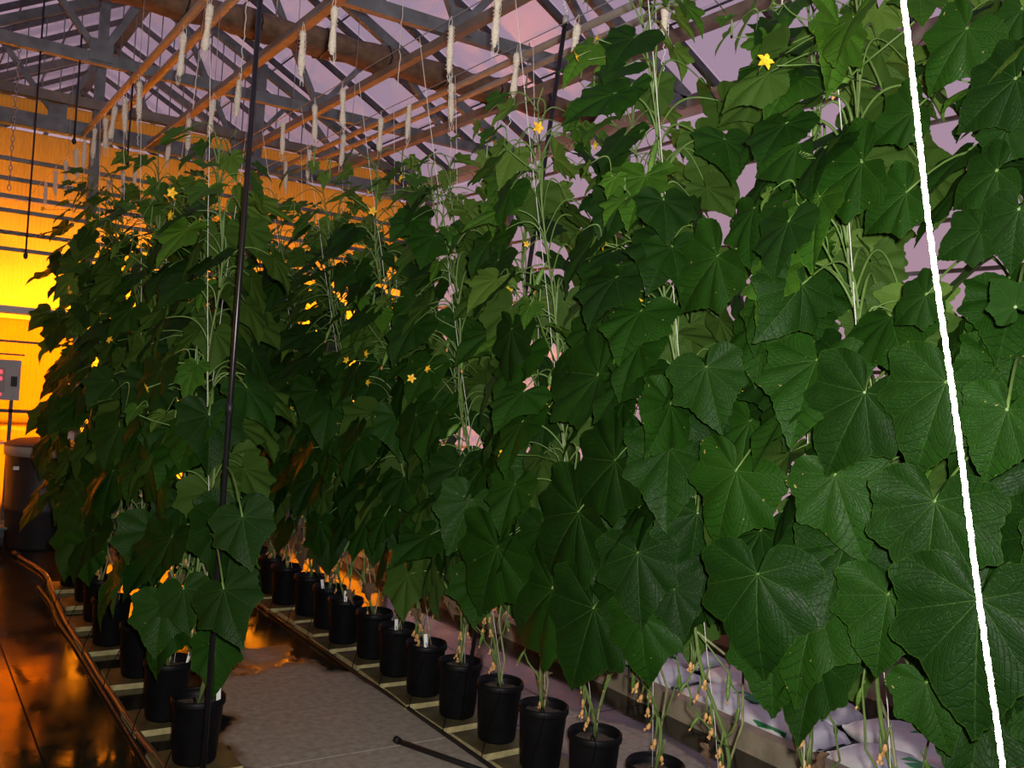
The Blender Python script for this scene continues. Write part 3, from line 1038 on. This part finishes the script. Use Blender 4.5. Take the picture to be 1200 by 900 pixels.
def vine(base, topx, H, seed, label, group, front, dens=1.0, lowleaf=0.62, heroes=(), faces=(math.pi,), sizek=1.0, dry=1):
    """one cucumber plant: stem trained up a string to the wire at x=topx; front = angle of the aisle side"""
    r2 = random.Random(seed)
    root = thing('cucumber_plant', label, 'plant', base, group)
    B = Vector(base)
    zt = H
    path = []
    ns = 30
    ph1, ph2 = r2.uniform(0, 6), r2.uniform(0, 6)
    lean = r2.uniform(-.10, .10)
    for i in range(ns + 1):
        f = i / ns
        z = B.z + (zt - B.z) * f
        amp = 0.022 + .05 * max(0, (0.22 - f)) / .22
        x = B.x + (topx - B.x) * f + amp * math.sin(f * 17 + ph1) * min(1, f * 8)
        y = B.y + lean * f + amp * math.cos(f * 14 + ph2) * min(1, f * 8)
        path.append(Vector((x, y, z)))
    # tip bends over
    path.append(path[-1] + Vector((r2.uniform(-.08, .02), r2.uniform(-.06, .06), .05)))

    def at(f):
        q = max(0, min(ns - .001, f * ns)); i = int(q)
        return path[i].lerp(path[i + 1], q - i)
    rs = [0.0075 - 0.0045 * i / (ns + 1) for i in range(ns + 2)]
    MB().tube([p - B for p in path], rs, 8).build('stem', 'stem_green', root)
    # leafless crooked secondary stem at the foot
    q = [Vector((0, 0, 0)), Vector((.03, .02, .12)), Vector((r2.uniform(-.05, .08), r2.uniform(-.08, .08), .30)), Vector((r2.uniform(-.08, .05), r2.uniform(-.10, .10), .50)),
         at(min(.9, (0.62) / (zt - B.z))) - B]
    sm = []
    for i in range(len(q) - 1):
        for k in range(4): sm.append(q[i].lerp(q[i + 1], k / 4))
    sm.append(q[-1])
    MB().tube(sm, .0048, 6).build('side_shoot', 'stem_pale', root)

    for s in range(2):
        na = at(r2.uniform(.03, .10)) - B; nb_ = at(r2.uniform(.2, .34)) - B
        pts = [na.lerp(nb_, t_ / 9) + rdir(front + s * 2.2 + r2.uniform(-.5, .5), 0) * (.09 * math.sin(math.pi * t_ / 9)) + Vector((r2.uniform(-.008, .008), r2.uniform(-.008, .008), 0)) for t_ in range(10)]
        MB().tube(pts, .0034, 6).build('side_shoot', 'stem_green', root)
        for q_ in (3, 6):
            aa = r2.uniform(0, 6.28)
            put('young_cucumber', r2.choice(FRU), root, M=Matrix.Translation(pts[q_]) @ Matrix.Rotation(aa, 4, 'Z') @ Matrix.Rotation(r2.uniform(-.5, -.1), 4, 'Y') @ Matrix.Scale(r2.uniform(.5, .8), 4))
    # main leaves, alternate
    z = lowleaf + r2.uniform(-.05, .08)
    k = 0
    side = r2.choice((-1, 1))
    step0 = 0.078 / dens
    while z < zt - .02:
        f = (z - B.z) / (zt - B.z)
        node = at(f)
        g = (z - lowleaf) / max(.1, (zt - lowleaf))      # 0 bottom of the canopy .. 1 top
        side = -side
        # azimuth: mostly to the aisle or to the other side, some along the row
        a = front + (0 if side > 0 else math.pi) + r2.gauss(0, .62)
        size = (0.140 - 0.055 * max(0, g - .25) / .75) * r2.uniform(.82, 1.15) * sizek
        if g > .9: size *= .7
        reach = (0.20 + r2.uniform(-.06, .10)) * (1 - .25 * g)
        rise = r2.uniform(.02, .12)
        out = rdir(a)
        j = node + out * reach + Vector((0, 0, rise))
        dr = R(70 - 36 * g + r2.gauss(0, 13))
        a2 = a + r2.gauss(0, .28)
        # leaves on the aisle side turn their faces to the light of the aisle
        o2 = rdir(a2)
        tipd = o2 * math.cos(dr) - Vector((0, 0, math.sin(dr)))
        nr = o2 * math.sin(dr) + Vector((0, 0, math.cos(dr)))
        roll = r2.gauss(0, .34)
        nr = Quaternion(tipd, roll) @ nr
        add_leaf(root, node, j, tipd, nr, size, g > .86 or (g > .45 and r2.random() < .12), r2)
        z += step0 * r2.uniform(.75, 1.3)
        k += 1
    # lateral shoots with small leaves in the upper half
    for s in range(3):
        f = r2.uniform(.45, .95)
        node = at(f)
        a = front + r2.gauss(0, .9)
        ln = r2.uniform(.18, .38)
        d = (rdir(a) * .8 + Vector((0, 0, r2.uniform(.1, .8)))).normalized()
        pts = [node, node + d * ln * .35, node + d * ln * .7 + Vector((0, 0, .01)), node + d * ln + Vector((0, 0, r2.uniform(-.04, .05)))]
        MB().tube([p - B for p in pts], [.0035, .003, .0024, .0015], 6).build('side_shoot', 'petiole_green', root)
        for q_, sz in ((.45, .065), (.75, .05), (1.0, .035)):
            pnt = pts[0].lerp(pts[3], q_)
            aa = a + r2.uniform(-1.4, 1.4); o2 = rdir(aa); dr = R(r2.uniform(5, 70))
            add_leaf(root, pnt, pnt + o2 * .07 + Vector((0, 0, .03)), o2 * math.cos(dr) - Vector((0, 0, math.sin(dr))),
                     o2 * math.sin(dr) + Vector((0, 0, math.cos(dr))), sz * r2.uniform(.8, 1.2), True, r2)
        if s == 0: put('flower', FLW, root, M=Matrix.Translation(pts[2] - B + rdir(a) * .05) @ rdir(a + r2.gauss(0, .5), .2).to_track_quat('Z', 'Y').to_matrix().to_4x4())
    # flowers, tendrils, fruit near the aisle face
    for s in range(3):
        f = r2.uniform(.42, .97); node = at(f); a = front + r2.gauss(0, .55)
        p = node + rdir(a) * r2.uniform(.10, .34) + Vector((0, 0, r2.uniform(-.04, .05)))
        put('flower', FLW, root, M=Matrix.Translation(p - B) @ rdir(a + r2.gauss(0, .6), r2.uniform(-.5, .5)).to_track_quat('Z', 'Y').to_matrix().to_4x4() @ Matrix.Scale(r2.uniform(.6, 1.0), 4))
        MB().tube([node - B, (node + p) / 2 - B + Vector((0, 0, .02)), p - B - rdir(a) * .04], .0016, 5).build('flower_stalk', 'petiole_green', root)
    for s in range(6):
        f = r2.uniform(.4, .99); node = at(f); a = front + r2.gauss(0, .8)
        put('tendril', r2.choice(TEN), root, M=Matrix.Translation(node - B + rdir(a) * .03) @ Matrix.Rotation(a, 4, 'Z') @ Matrix.Rotation(r2.uniform(-.9, .5), 4, 'Y') @ Matrix.Rotation(r2.uniform(0, 6), 4, 'X') @ Matrix.Scale(r2.uniform(.8, 1.5), 4))
    for s in range(3):
        f = r2.uniform(.3, .85); node = at(f); a = front + r2.gauss(0, .8)
        put('young_cucumber', r2.choice(FRU), root, M=Matrix.Translation(node - B + rdir(a) * .022) @ Matrix.Rotation(a, 4, 'Z') @ Matrix.Rotation(r2.uniform(-.6, -.1), 4, 'Y') @ Matrix.Scale(r2.uniform(.8, 1.3), 4))
    for s in range(11):
        z_ = r2.uniform(.34, .85); f = (z_ - B.z) / (zt - B.z); node = at(f); a = front + r2.gauss(0, 1.3)
        put('withered_flower', r2.choice(DRY), root, M=Matrix.Translation(node - B + rdir(a) * .02 + Vector((0, 0, -.05))) @ Matrix.Rotation(a, 4, 'Z') @ Matrix.Rotation(r2.uniform(-.5, .1), 4, 'Y') @ Matrix.Scale(r2.uniform(.9, 1.4), 4))
    for s in range(dry):
        z_ = r2.uniform(.42, .72); node = at((z_ - B.z) / (zt - B.z)); a = front + r2.gauss(0, 1.2)
        j = node + rdir(a) * r2.uniform(.03, .09) + Vector((0, 0, -.03))
        put('withered_leaf', r2.choice(LD), root, M=Matrix.Translation(-B) @ basis(j, Vector((0, 0, -1)) + rdir(a) * .2, rdir(a + r2.gauss(0, .6)), r2.uniform(.035, .06)))
    for (jp, tp, hw, off) in heroes:
        d = tp - jp
        s = max(d.length / 1.74, .03) * hw
        f = max(.1, min(.98, (jp.z - .02 - B.z) / (zt - B.z)))
        node = at(f)
        nr = (EYE - jp).normalized() * .5 + rdir(front) * .6 + Vector((0, 0, .35))
        add_leaf(root, node, jp, d, nr, s, off, r2)
    return root


# ------------------------------------------------------------------ pots, boards, labels
def pot_meshes():
    b = MB()
    prof = [(0.0, 0.0), (0.082, 0.0), (0.086, 0.006), (0.088, 0.012), (0.103, 0.235), (0.1045, 0.24), (0.1045, 0.262), (0.1035, 0.262), (0.0985, 0.235), (0.094, 0.20), (0.0, 0.20)]
    b.lathe(prof, 28, closed_ends=False)
    body = b.mesh('body', 'pot_black')
    b = MB().lathe([(0.1045, 0.236), (0.110, 0.238), (0.1115, 0.244), (0.1105, 0.264), (0.107, 0.2685), (0.1035, 0.266), (0.1030, 0.236)], 28, closed_ends=False)
    rim = b.mesh('rim', 'pot_black')
    b = MB()
    r2 = random.Random(3); n = 18; vs = [(0, 0, .236)]; fs = []
    for j in range(1, 6):
        for k in range(n):
            a = 6.2832 * k / n; rr = .0985 * j / 5
            vs.append((rr * math.cos(a), rr * math.sin(a), .232 + r2.uniform(-.006, .006) - (.008 if j == 5 else 0)))
    for k in range(n): fs.append((0, 1 + k, 1 + (k + 1) % n))
    for j in range(4):
        for k in range(n):
            fs.append((1 + j * n + k, 1 + (j + 1) * n + k, 1 + (j + 1) * n + (k + 1) % n, 1 + j * n + (k + 1) % n))
    soil = b.add(vs, fs, True).mesh('soil', 'soil')
    return body, rim, soil


P_BODY, P_RIM, P_SOIL = pot_meshes()
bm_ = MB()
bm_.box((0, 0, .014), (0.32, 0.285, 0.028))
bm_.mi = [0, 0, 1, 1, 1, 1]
BOARD = bm_.mesh('pot_board', ['board_wood', 'board_edge_lit'])
LABEL = MB().box((0, 0, .035), (.018, .0015, .11)).mesh('plant_label', 'label_white')
ZB = 0.028


def pot(x, y, lab, grp, blab):
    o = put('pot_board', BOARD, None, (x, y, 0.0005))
    o.rotation_euler = (0, 0, rnd.uniform(-.05, .05))
    tag(o, blab, 'board', grp + ' boards')
    t = thing('nursery_pot', lab, 'pot', (x, y, ZB + .001), grp + ' pots', rnd.uniform(0, 6))
    put('body', P_BODY, t); put('rim', P_RIM, t); put('soil', P_SOIL, t)
    return t


# row beside the hose
LX = 1.17
LY_ = [3.93, 4.47, 5.14, 5.77, 6.32, 6.86, 7.36]
RX = 2.46
RY = [2.94 + .348 * k for k in range(-6, 16)]
KP = 9          # pot index in RY beside the leaning pole is found below
KP = min(range(len(RY)), key=lambda i: abs(RY[i] - 3.98))


def hero(px, tip, hw, X, young=False):
    return (atX(px[0], px[1], X), atX(tip[0], tip[1], X), hw, young)


# large leaves that can be picked out one by one in the photograph
HER_R = [
    ((887, 673), (880, 806), 1.02, 1.86), ((1040, 697), (1020, 798), 1.0, 1.90), ((1147, 703), (1133, 895), .90, 1.80),
    ((1095, 588), (1078, 716), 1.05, 1.84), ((1013, 460), (962, 552), 1.1, 1.88), ((1108, 448), (1067, 552), 1.1, 1.85),
    ((978, 557), (1003, 645), 1.2, 1.93), ((862, 552), (828, 642), 1.05, 1.92), ((827, 430), (842, 502), 1.1, 1.92),
    ((747, 648), (748, 738), 1.05, 1.98), ((695, 713), (663, 808), 1.05, 2.0), ((752, 723), (750, 822), .9, 2.02),
    ((677, 600), (632, 664), 1.2, 1.98), ((582, 642), (556, 712), 1.2, 2.0), ((647, 690), (592, 742), 1.1, 2.04),
    ((1133, 33), (1080, 107), 1.05, 1.80), ((1190, 92), (1120, 150), 1.1, 1.80), ((935, 168), (886, 200), 1.2, 1.90),
    ((905, 745), (900, 842), 1.05, 1.95), ((1190, 360), (1165, 330), 1.2, 1.82), ((1010, 190), (935, 240), 1.05, 1.88),
    ((905, 360), (880, 420), 1.0, 1.92), ((720, 540), (668, 590), 1.15, 1.98), ((790, 690), (800, 760), .9, 2.05),
    ((1180, 480), (1150, 560), 1.1, 1.80), ((840, 300), (790, 360), 1.1, 1.92), ((985, 690), (945, 775), 1.1, 1.98), ((1085, 800), (1110, 890), 1.0, 1.92),
    ((700, 440), (640, 430), 1.1, 1.98), ((1085, 345), (1040, 375), 1.1, 1.88),
    ((1168, 200), (1108, 238), 1.1, 1.84), ((1150, 268), (1096, 300), 1.1, 1.86), ((1194, 245), (1176, 320), 1.0, 1.84),
    ((1062, 225), (1008, 268), 1.1, 1.90), ((1180, 150), (1150, 205), 1.0, 1.88), ((1070, 130), (1020, 165), 1.1, 1.92), ((1198, 10), (1165, 60), 1.0, 1.86)]
HER_L = [((262, 690), (275, 750), 1.05, 1.0), ((284, 605), (292, 668), 1.0, 1.02), ((215, 690), (220, 745), 1.0, .98), ((172, 540), (152, 600), .8, .96)]
hr = {}
for (a, b, hw, X) in HER_R:
    h_ = hero(a, b, hw, X)
    k = min(range(len(RY)), key=lambda i: abs(RY[i] - h_[0].y - .05))
    hr.setdefault(k, []).append(h_)
hl = {}
for (a, b, hw, X) in HER_L:
    h_ = hero(a, b, hw, X)
    k = min(range(len(LY_)), key=lambda i: abs(LY_[i] - h_[0].y))
    hl.setdefault(k, []).append(h_)

for i, y in enumerate(LY_):
    x = LX + rnd.uniform(-.02, .02) + (.04 if i > 3 else 0)
    if i == 0:
        s_p = 'black nursery pot at the foot of the tall black pole'
        s_v = 'cucumber vine climbing beside the tall black pole'
        s_b = 'wooden board under the pot by the tall black pole'
    else:
        s_p = f'{ORD[i]} black nursery pot behind the tall black pole, hose-side row'
        s_v = f'{ORD[i]} cucumber vine behind the tall black pole in the hose-side row'
        s_b = f'{ORD[i]} mossy board behind the tall black pole, hose-side row'
    pot(x, y, s_p, 'hose-side row', s_b)
    vine((x, y, ZB + .235), WX[i % 2] + .12 * (1 if i % 2 == 0 else -1), (2.62 if i < 3 else 2.82) + rnd.uniform(-.08, .10), 100 + i, s_v, 'cucumber vines of the hose-side row',
         math.pi + .5 if i == 0 else math.pi, 2.1, .60 if i else .5, hl.get(i, ()), sizek=1.02 if i < 4 else .86)

for i, y in enumerate(RY):
    x = RX + rnd.uniform(-.025, .025)
    dk = i - KP
    if dk == 0:
        s_p = 'black nursery pot at the foot of the leaning black pole'; s_v = 'cucumber vine growing at the leaning black pole'
        s_b = 'wooden board under the pot at the leaning black pole'
    elif dk > 0:
        s_p = f'{ORD[dk]} black nursery pot from the leaning pole towards the orange wall'
        s_v = f'{ORD[dk]} cucumber vine from the leaning pole towards the orange wall'
        s_b = f'{ORD[dk]} wooden pot board from the leaning pole towards the orange wall'
    else:
        s_p = f'{ORD[-dk]} black nursery pot from the leaning pole, away from the orange wall'
        s_v = f'{ORD[-dk]} cucumber vine from the leaning pole, away from the orange wall'
        s_b = f'{ORD[-dk]} wooden pot board from the leaning pole, away from the orange wall'
    pot(x, y, s_p, 'second row', s_b)
    H_ = 2.62 + rnd.uniform(-.10, .10)
    if y < 2.3: H_ = 2.95
    elif y < 2.8: H_ = 2.72
    vine((x, y, ZB + .235), (WX[2] + .10 if i % 2 == 0 else WX[3]), H_, 300 + i, s_v, 'cucumber vines of the second row', math.pi, 2.35 if y > 2.7 else 2.8,
         .68 if y > 3.4 else .90, hr.get(i, ()), sizek=.96, dry=(4 if dk > 4 else 2 if dk > -1 else 1))

VN = {'hose-side row': ['vine at the tall black pole'] + [f'{ORD[i]} vine behind the tall black pole' for i in range(1, len(LY_))],
      'second row': [('vine at the leaning black pole' if i == KP else f'{ORD[abs(i - KP)]} vine from the leaning pole, ' + ('towards' if i > KP else 'away from') + ' the orange wall') for i in range(len(RY))]}

# trellis strings, one from the wire to each pot
for row, X0, ylist, wires in (('hose-side row', LX, LY_, (0, 1)), ('second row', RX, RY, (2, 3))):
    for i, y in enumerate(ylist):
        wx = WX[wires[i % 2]]
        lab = f'white trellis string down the {VN[row][i]}'
        a = Vector((wx, y + rnd.uniform(-.04, .04), ZWIRE)); c = Vector((X0 + .02, y + .015, ZB + .245))
        pts = [a.lerp(c, f / 10) + Vector((rnd.uniform(-.004, .004), rnd.uniform(-.004, .004), 0)) for f in range(11)]
        tag(MB().tube(pts, .0014, 5).build('trellis_string', 'twine'), lab, 'string', 'trellis strings of the ' + row)

# plant labels in pots

def plabel(x, y, lab, rz=0.3):
    o = put('plant_label', LABEL, None, (x, y, ZB + .235))
    o.rotation_euler = (R(rnd.uniform(-14, 14)), R(rnd.uniform(-10, 10)), rz)
    tag(o, lab, 'plant label', 'white plant labels')


plabel(LX + .05, LY_[0] - .05, 'white plant label in the pot at the tall black pole', -.5)
plabel(LX + .07, LY_[1] - .02, 'white plant label in the first pot behind the tall black pole', -.5)
plabel(LX + .06, LY_[2] - .04, 'white plant label in the second pot behind the tall black pole', -.5)
for dk in (1, 2, 4, 5):
    plabel(RX - .05, RY[KP + dk] - .06, f'white plant label in the {ORD[dk]} pot from the leaning pole', -.5)

# ------------------------------------------------------------------ poles
p0 = Vector((1.03, 3.82, 0.0)); q0 = atY(305, 0, 3.82)
p0 = atZ(235, 942, 0.0)
q0 = atY(305, 0, p0.y)
dirp = (q0 - p0)
end = p0 + dirp * (3.9 / dirp.z)
tp = thing('support_pole', 'tall black metal pole standing before the hose-side row', 'pole', p0)
MB().tube([(0, 0, 0.0), tuple((end - p0) * .5), tuple(end - p0)], 0.0105, 10).build('shaft', 'pole_black', tp)
MB().lathe([(0.010, .0), (.017, .0), (.017, .02), (.012, .03)], 10).build('foot', 'black_rubber', tp)
MB().lathe([(0.010, .0), (.014, .0), (.014, .05), (.010, .05)], 10).build('collar', 'black_rubber', tp, tuple((end - p0) * .38))
p1 = atZ(541, 850, 0.0)
q1 = atX(663, 22, 2.30)
tp = thing('support_pole', 'leaning black metal pole rising out of the second row', 'pole', p1)
MB().tube([(0, 0, 0.0), tuple((q1 - p1) * .5), tuple(q1 - p1)], 0.0105, 10).build('shaft', 'pole_black', tp)
MB().box((0, 0, .012), (.06, .05, .024)).build('foot', 'black_rubber', tp)
MB().lathe([(0.0, -.02), (.013, -.02), (.013, .012), (0, .014)], 10).build('cap', 'grey_rim', tp, tuple(q1 - p1))

# ------------------------------------------------------------------ hoses and drip lines
def smooth(pts, k=8):
    pts = [Vector(p) for p in pts]; out = []
    for i in range(len(pts) - 1):
        a = pts[max(i - 1, 0)]; b = pts[i]; c = pts[i + 1]; d = pts[min(i + 2, len(pts) - 1)]
        for j in range(k):
            t = j / k
            out.append(0.5 * ((2 * b) + (c - a) * t + (2 * a - 5 * b + 4 * c - d) * t * t + (3 * b - a - 3 * c + d) * t ** 3))
    out.append(pts[-1])
    return out


hp = [atZ(x, y, .016) for x, y in [(22, 652), (52, 672), (64, 700), (78, 730), (100, 765), (116, 792), (132, 815), (160, 858), (196, 905)]]
hp.append(Vector((hp[-1].x + .02, 2.6, .016)))
hs = thing('garden_hose', 'brown garden hose lying on the wet floor along the vines', 'hose', (0, 0, 0))
MB().tube(smooth(hp), 0.015, 10).build('tube', 'hose_brown', hs)
MB().tube([hp[0] + Vector((-.02, .16, .004)), hp[0] + Vector((-.01, .08, .004)), hp[0]], [.022, .026, .018], 10).build('nozzle', 'black_rubber', hs)

dx = RX - .185
dl = [(dx, RY[0] - .2, .012)] + [(dx + rnd.uniform(-.012, .012), RY[0] + k * .5, .012) for k in range(1, 15)] + [(dx, RY[-1] + .2, .012)]
tag(MB().tube(smooth(dl, 5), .010, 8).build('drip_line', 'black_rubber'), 'black drip line lying along the boards of the second row', 'hose')
dl = [(LX - .19, LY_[0] - .5, .012)] + [(LX - .19 + rnd.uniform(-.012, .012), LY_[0] + k * .5, .012) for k in range(1, 8)]
tag(MB().tube(smooth(dl, 5), .009, 8).build('drip_line', 'black_rubber'), 'black drip line between the hose and the hose-side pots', 'hose')
for row, ylist, X0, off in (('second row', RY, RX, -.185), ('hose-side row', LY_, LX, -.19)):
    for i, y in enumerate(ylist):
        pts = smooth([(X0 + off, y - .16, .018), (X0 + off + .03, y - .15, .12), (X0 - .07, y - .10, .27), (X0 - .055, y - .06, .31), (X0 - .03, y - .02, ZB + .238)], 5)
        tag(MB().tube(pts, .0022, 5).build('drip_tube', 'tube_black'), f'black drip tube of the {VN[row][i]}', 'tube', 'drip tubes of the ' + row)

ra, rb = atZ(468, 869, .014), atZ(570, 905, .014)
rb = ra + (rb - ra) * 1.6
o = thing('metal_rod', 'black flattened pipe lying on the dry concrete of the middle aisle', 'rod', ra)
MB().tube([(0, 0, 0), tuple((rb - ra) * .5), tuple(rb - ra)], .013, 8).build('shaft', 'black_rubber', o)
MB().tube([(-.004, .03, .001), (0, 0, 0)], [.017, .016], 8).build('end_cap', 'black_rubber', o)

# ------------------------------------------------------------------ curb and white grow bags beyond the second row
cb = thing('wooden_curb', 'stained beige timber curb in front of the white grow bags', 'curb', (3.56, 4.0, 0))
for k in range(5):
    MB().box((rnd.uniform(-.006, .006), -3.2 + k * 1.6, .055), (.075, 1.585, .11)).build('timber', 'curb_wood', cb)


def bag_mesh(L_, W_, H_, seed):
    r2 = random.Random(seed); n, m_ = 18, 8
    vs = []; fs = []
    for i in range(n + 1):
        u = i / n * 2 - 1
        for j in range(2 * m_):
            a = 2 * math.pi * j / (2 * m_)
            end = (1 - abs(u) ** 6)
            ry = W_ / 2 * (0.75 + .25 * end); rz = H_ / 2 * (.10 + .90 * end ** .6)
            c_, s_ = math.cos(a), math.sin(a)
            yy = ry * math.copysign(abs(c_) ** .6, c_); zz = rz * math.copysign(abs(s_) ** .7, s_)
            jit = .012 if s_ > .1 else .002
            vs.append((yy + r2.uniform(-jit, jit) * .5, u * L_ / 2, H_ / 2 + zz + (r2.uniform(-jit, jit) if s_ > 0 else 0)))
    k = 2 * m_
    for i in range(n):
        for j in range(k):
            fs.append((i * k + j, i * k + (j + 1) % k, (i + 1) * k + (j + 1) % k, (i + 1) * k + j))
    fs += [tuple(range(k)), tuple(reversed(range(n * k, n * k + k)))]
    return MB().add(vs, fs, True).mesh('bag_body', 'white_sheet')


for k in range(6):
    y = 1.35 + k * .98
    for c in range(2):
        x = 3.86 + c * .40
        gb = thing('grow_bag', f'{ORD[6 - k]} white grow bag from the orange wall, in the rank ' + ('behind the timber curb' if c == 0 else 'by the glass side wall'), 'bag', (x, y + c * .2, 0.001),
                   'grow bags behind the curb' if c == 0 else 'grow bags by the side wall', rnd.uniform(-.05, .05))
        put('bag_body', bag_mesh(.94, .36, .11, k * 3 + c), gb)
        MB().box((0.05, .1, .112), (.09, .16, .006)).build('print_patch', 'print_green', gb)
        MB().box((-.165, -.22, .075), (.012, .2, .04)).build('print_patch', 'print_green', gb)
pr = MB().tube([(4.62, -1.0, .42), (4.62, 4, .42), (4.62, 9.4, .42)], .03, 10).build('heating_pipe', 'frame_white')
tag(pr, 'white heating pipe running low along the glass side wall', 'pipe')
for y in (-.5, 1.8, 4.1, 6.4, 8.7): MB().box((4.62, y, .20), (.03, .03, .40)).build('bracket', 'dark_bar', pr)

# ------------------------------------------------------------------ barrel, control box, door frame and clutter by the back wall
bx, by = 1.17, 9.12
t = thing('rubbish_barrel', 'tall black barrel with a brown lid standing by the orange wall', 'barrel', (bx, by, 0.001))
MB().lathe([(0.0, 0), (.25, 0), (.26, .02), (.275, .30), (.285, .32), (.285, .36), (.28, .38), (.295, .78), (.30, .80)], 32, closed_ends=False).build('body', 'barrel_dark', t)
MB().lathe([(.300, .80), (.312, .80), (.316, .86), (.312, .885), (.296, .885), (.296, .80)], 32, closed_ends=False).build('rim', 'grey_rim', t)
MB().lathe([(.0, .955), (.10, .95), (.22, .935), (.30, .905), (.318, .895), (.318, .887), (.0, .887)], 32, closed_ends=False).build('lid', 'barrel_lid', t)
MB().box((-.215, -.20, .70), (.075, .008, .03), Matrix.Rotation(R(-0), 4, 'Z')).build('sticker', 'label_white', t)

t = thing('control_box', 'grey control box with red indicator lights before the orange wall', 'control box', (0.83, 9.55, 0.0))
MB().box((0, 0, 1.43), (.30, .14, .36)).build('housing', 'box_grey', t)
MB().box((0, -.002, 1.66), (.34, .18, .015)).build('top_bracket', 'dark_bar', t)
MB().box((0.10, -.074, 1.42), (.05, .012, .09)).build('switch', 'black_rubber', t)
MB().box((-.02, -.072, 1.43), (.10, .006, .22)).build('panel', 'grey_rim', t)
for z in (1.50, 1.44): MB().box((-.015, -.078, z), (.035, .008, .028)).build('indicator', 'led_red', t)
MB().box((-.03, -.074, 1.30), (.07, .005, .018)).build('indicator', 'led_red', t)
for s in (-1, 1): MB().bar((s * .1, .03, 0), (s * .1, .03, 1.25), .03, .03).build('leg', 'dark_bar', t)
MB().bar((-.2, .03, 1.15), (.6, .03, 1.15), .03, .03).build('cross_rail', 'dark_bar', t)

df = thing('door_1', None, None, (0.9, YW - .09, 0)); tag(df, kind='structure')
for x in (-.55, .55): MB().box((x, 0, 1.03), (.06, .05, 2.06)).build('door_frame', 'frame_white', df)
MB().box((0, 0, 2.07), (1.16, .05, .06)).build('door_frame', 'frame_white', df)
MB().box((0, 0, 1.78), (1.04, .02, .02)).build('door_rail', 'dark_bar', df)
MB().box((0.02, .03, 1.0), (1.03, .008, 1.98)).build('door_panel', 'twinwall_sheet', df)

bn = thing('low_bench', 'low teal slatted bench before the orange wall by the barrel', 'bench', (0.35, 9.25, 0))
for k in range(4): MB().box((0, -.18 + k * .12, .17), (1.2, .07, .02)).build('slat', 'teal', bn)
for x in (-.5, .5):
    for y in (-.16, .16): MB().box((x, y, .08), (.04, .04, .16)).build('leg', 'teal', bn)
tr_ = thing('wall_shelf', 'pale metal shelf fixed low on the orange wall', 'shelf', (.2, YW - .14, .86))
MB().box((0, 0, 0), (1.4, .2, .02)).build('board', 'frame_white', tr_)
for x in (-.5, .5): MB().bar((x, .09, -.12), (x, -.08, -.01), .015, .015).build('bracket', 'dark_bar', tr_)

# cables and chains hanging before the orange wall
for (xa, ya, xb, yb, lab) in [(52, 0, 38, 300, 'long dark cable hanging before the orange wall sheet'), (96, 40, 88, 165, 'short dark rod hanging from truss before orange wall'),
                              (156, 95, 152, 190, 'dark hanging rod with ring end before orange wall'), (24, 40, 6, 230, 'chain hanging before the orange wall near the gusset plate')]:
    Y_ = 7.55
    a = atY(xa, ya, Y_); c = atY(xb, yb, Y_); c.x = a.x
    if 'chain' in lab:
        a.z = ZE - .07; b = MB(); n = int((a.z - c.z) / .035)
        for k in range(n):
            z = a.z - .035 * k
            ringp = [(a.x + (.011 * math.cos(q) if k % 2 else 0), Y_ + (0 if k % 2 else .011 * math.cos(q)), z + .022 * math.sin(q)) for q in [6.2832 * i / 8 for i in range(9)]]
            b.tube(ringp, .003, 4)
        tag(b.build('hanging_chain', 'wire'), lab, 'chain')
    else:
        b = MB().tube([(a.x, Y_, max(a.z, ZE - .09)), tuple(c)], .007, 6)
        b.lathe([(.0, -.03), (.014, -.02), (.016, 0), (.008, .02)], 8, tuple(c), closed_ends=False)
        tag(b.build('hanging_cable', 'black_rubber'), lab, 'cable')
cx = thing('coiled_cable', 'thin coiled cable strung along the orange wall above the lamps', 'cable', (0, YW - .068, 2.775))
pts = []
for i in range(160):
    f = i / 159
    pts.append((-.4 + 2.4 * f, .015 * math.cos(f * 160), .015 * math.sin(f * 160) - .012 * math.sin(f * math.pi)))
MB().tube(pts, .004, 5).build('coil', 'dark_bar', cx)

# ------------------------------------------------------------------ the thick white twine close by
a = ray(1056, -10) * 0.56 + EYE; c = ray(1174, 910) * 0.56 + EYE
d = (a - c); d /= d.z
top = a + d * (ZWIRE - a.z); bot = c - d * (c.z - .004)
t = thing('trellis_twine', 'thick twisted white twine stretched from floor to wire before the vines', 'twine', bot)
n = 520
ax = d.normalized(); e1 = ax.cross(Vector((1, 0, 0))).normalized(); e2 = ax.cross(e1)
for s in range(3):
    pts = []
    for i in range(n + 1):
        f = i / n
        ang = f * 2 * math.pi * 110 + s * 2 * math.pi / 3
        w_ = .0008 * math.sin(f * 37) + .0006 * math.sin(f * 91 + 1)
        pts.append((top - bot) * f + (e1 * math.cos(ang) + e2 * math.sin(ang)) * 0.0009 + e1 * w_)
    MB().tube(pts, .00105, 5).build('strand', 'twine', t)
MB().lathe([(.0, 0), (.02, 0), (.02, .004), (.006, .012), (.0, .02)], 10, closed_ends=False).build('anchor', 'black_rubber', t)
tag(MB().tube([(top.x, -.6, ZWIRE), (top.x, 5, ZWIRE), (top.x, YW - .05, ZWIRE)], .0022, 6).build('trellis_wire', 'wire'), 'thin steel trellis wire holding the thick white twine', 'wire')
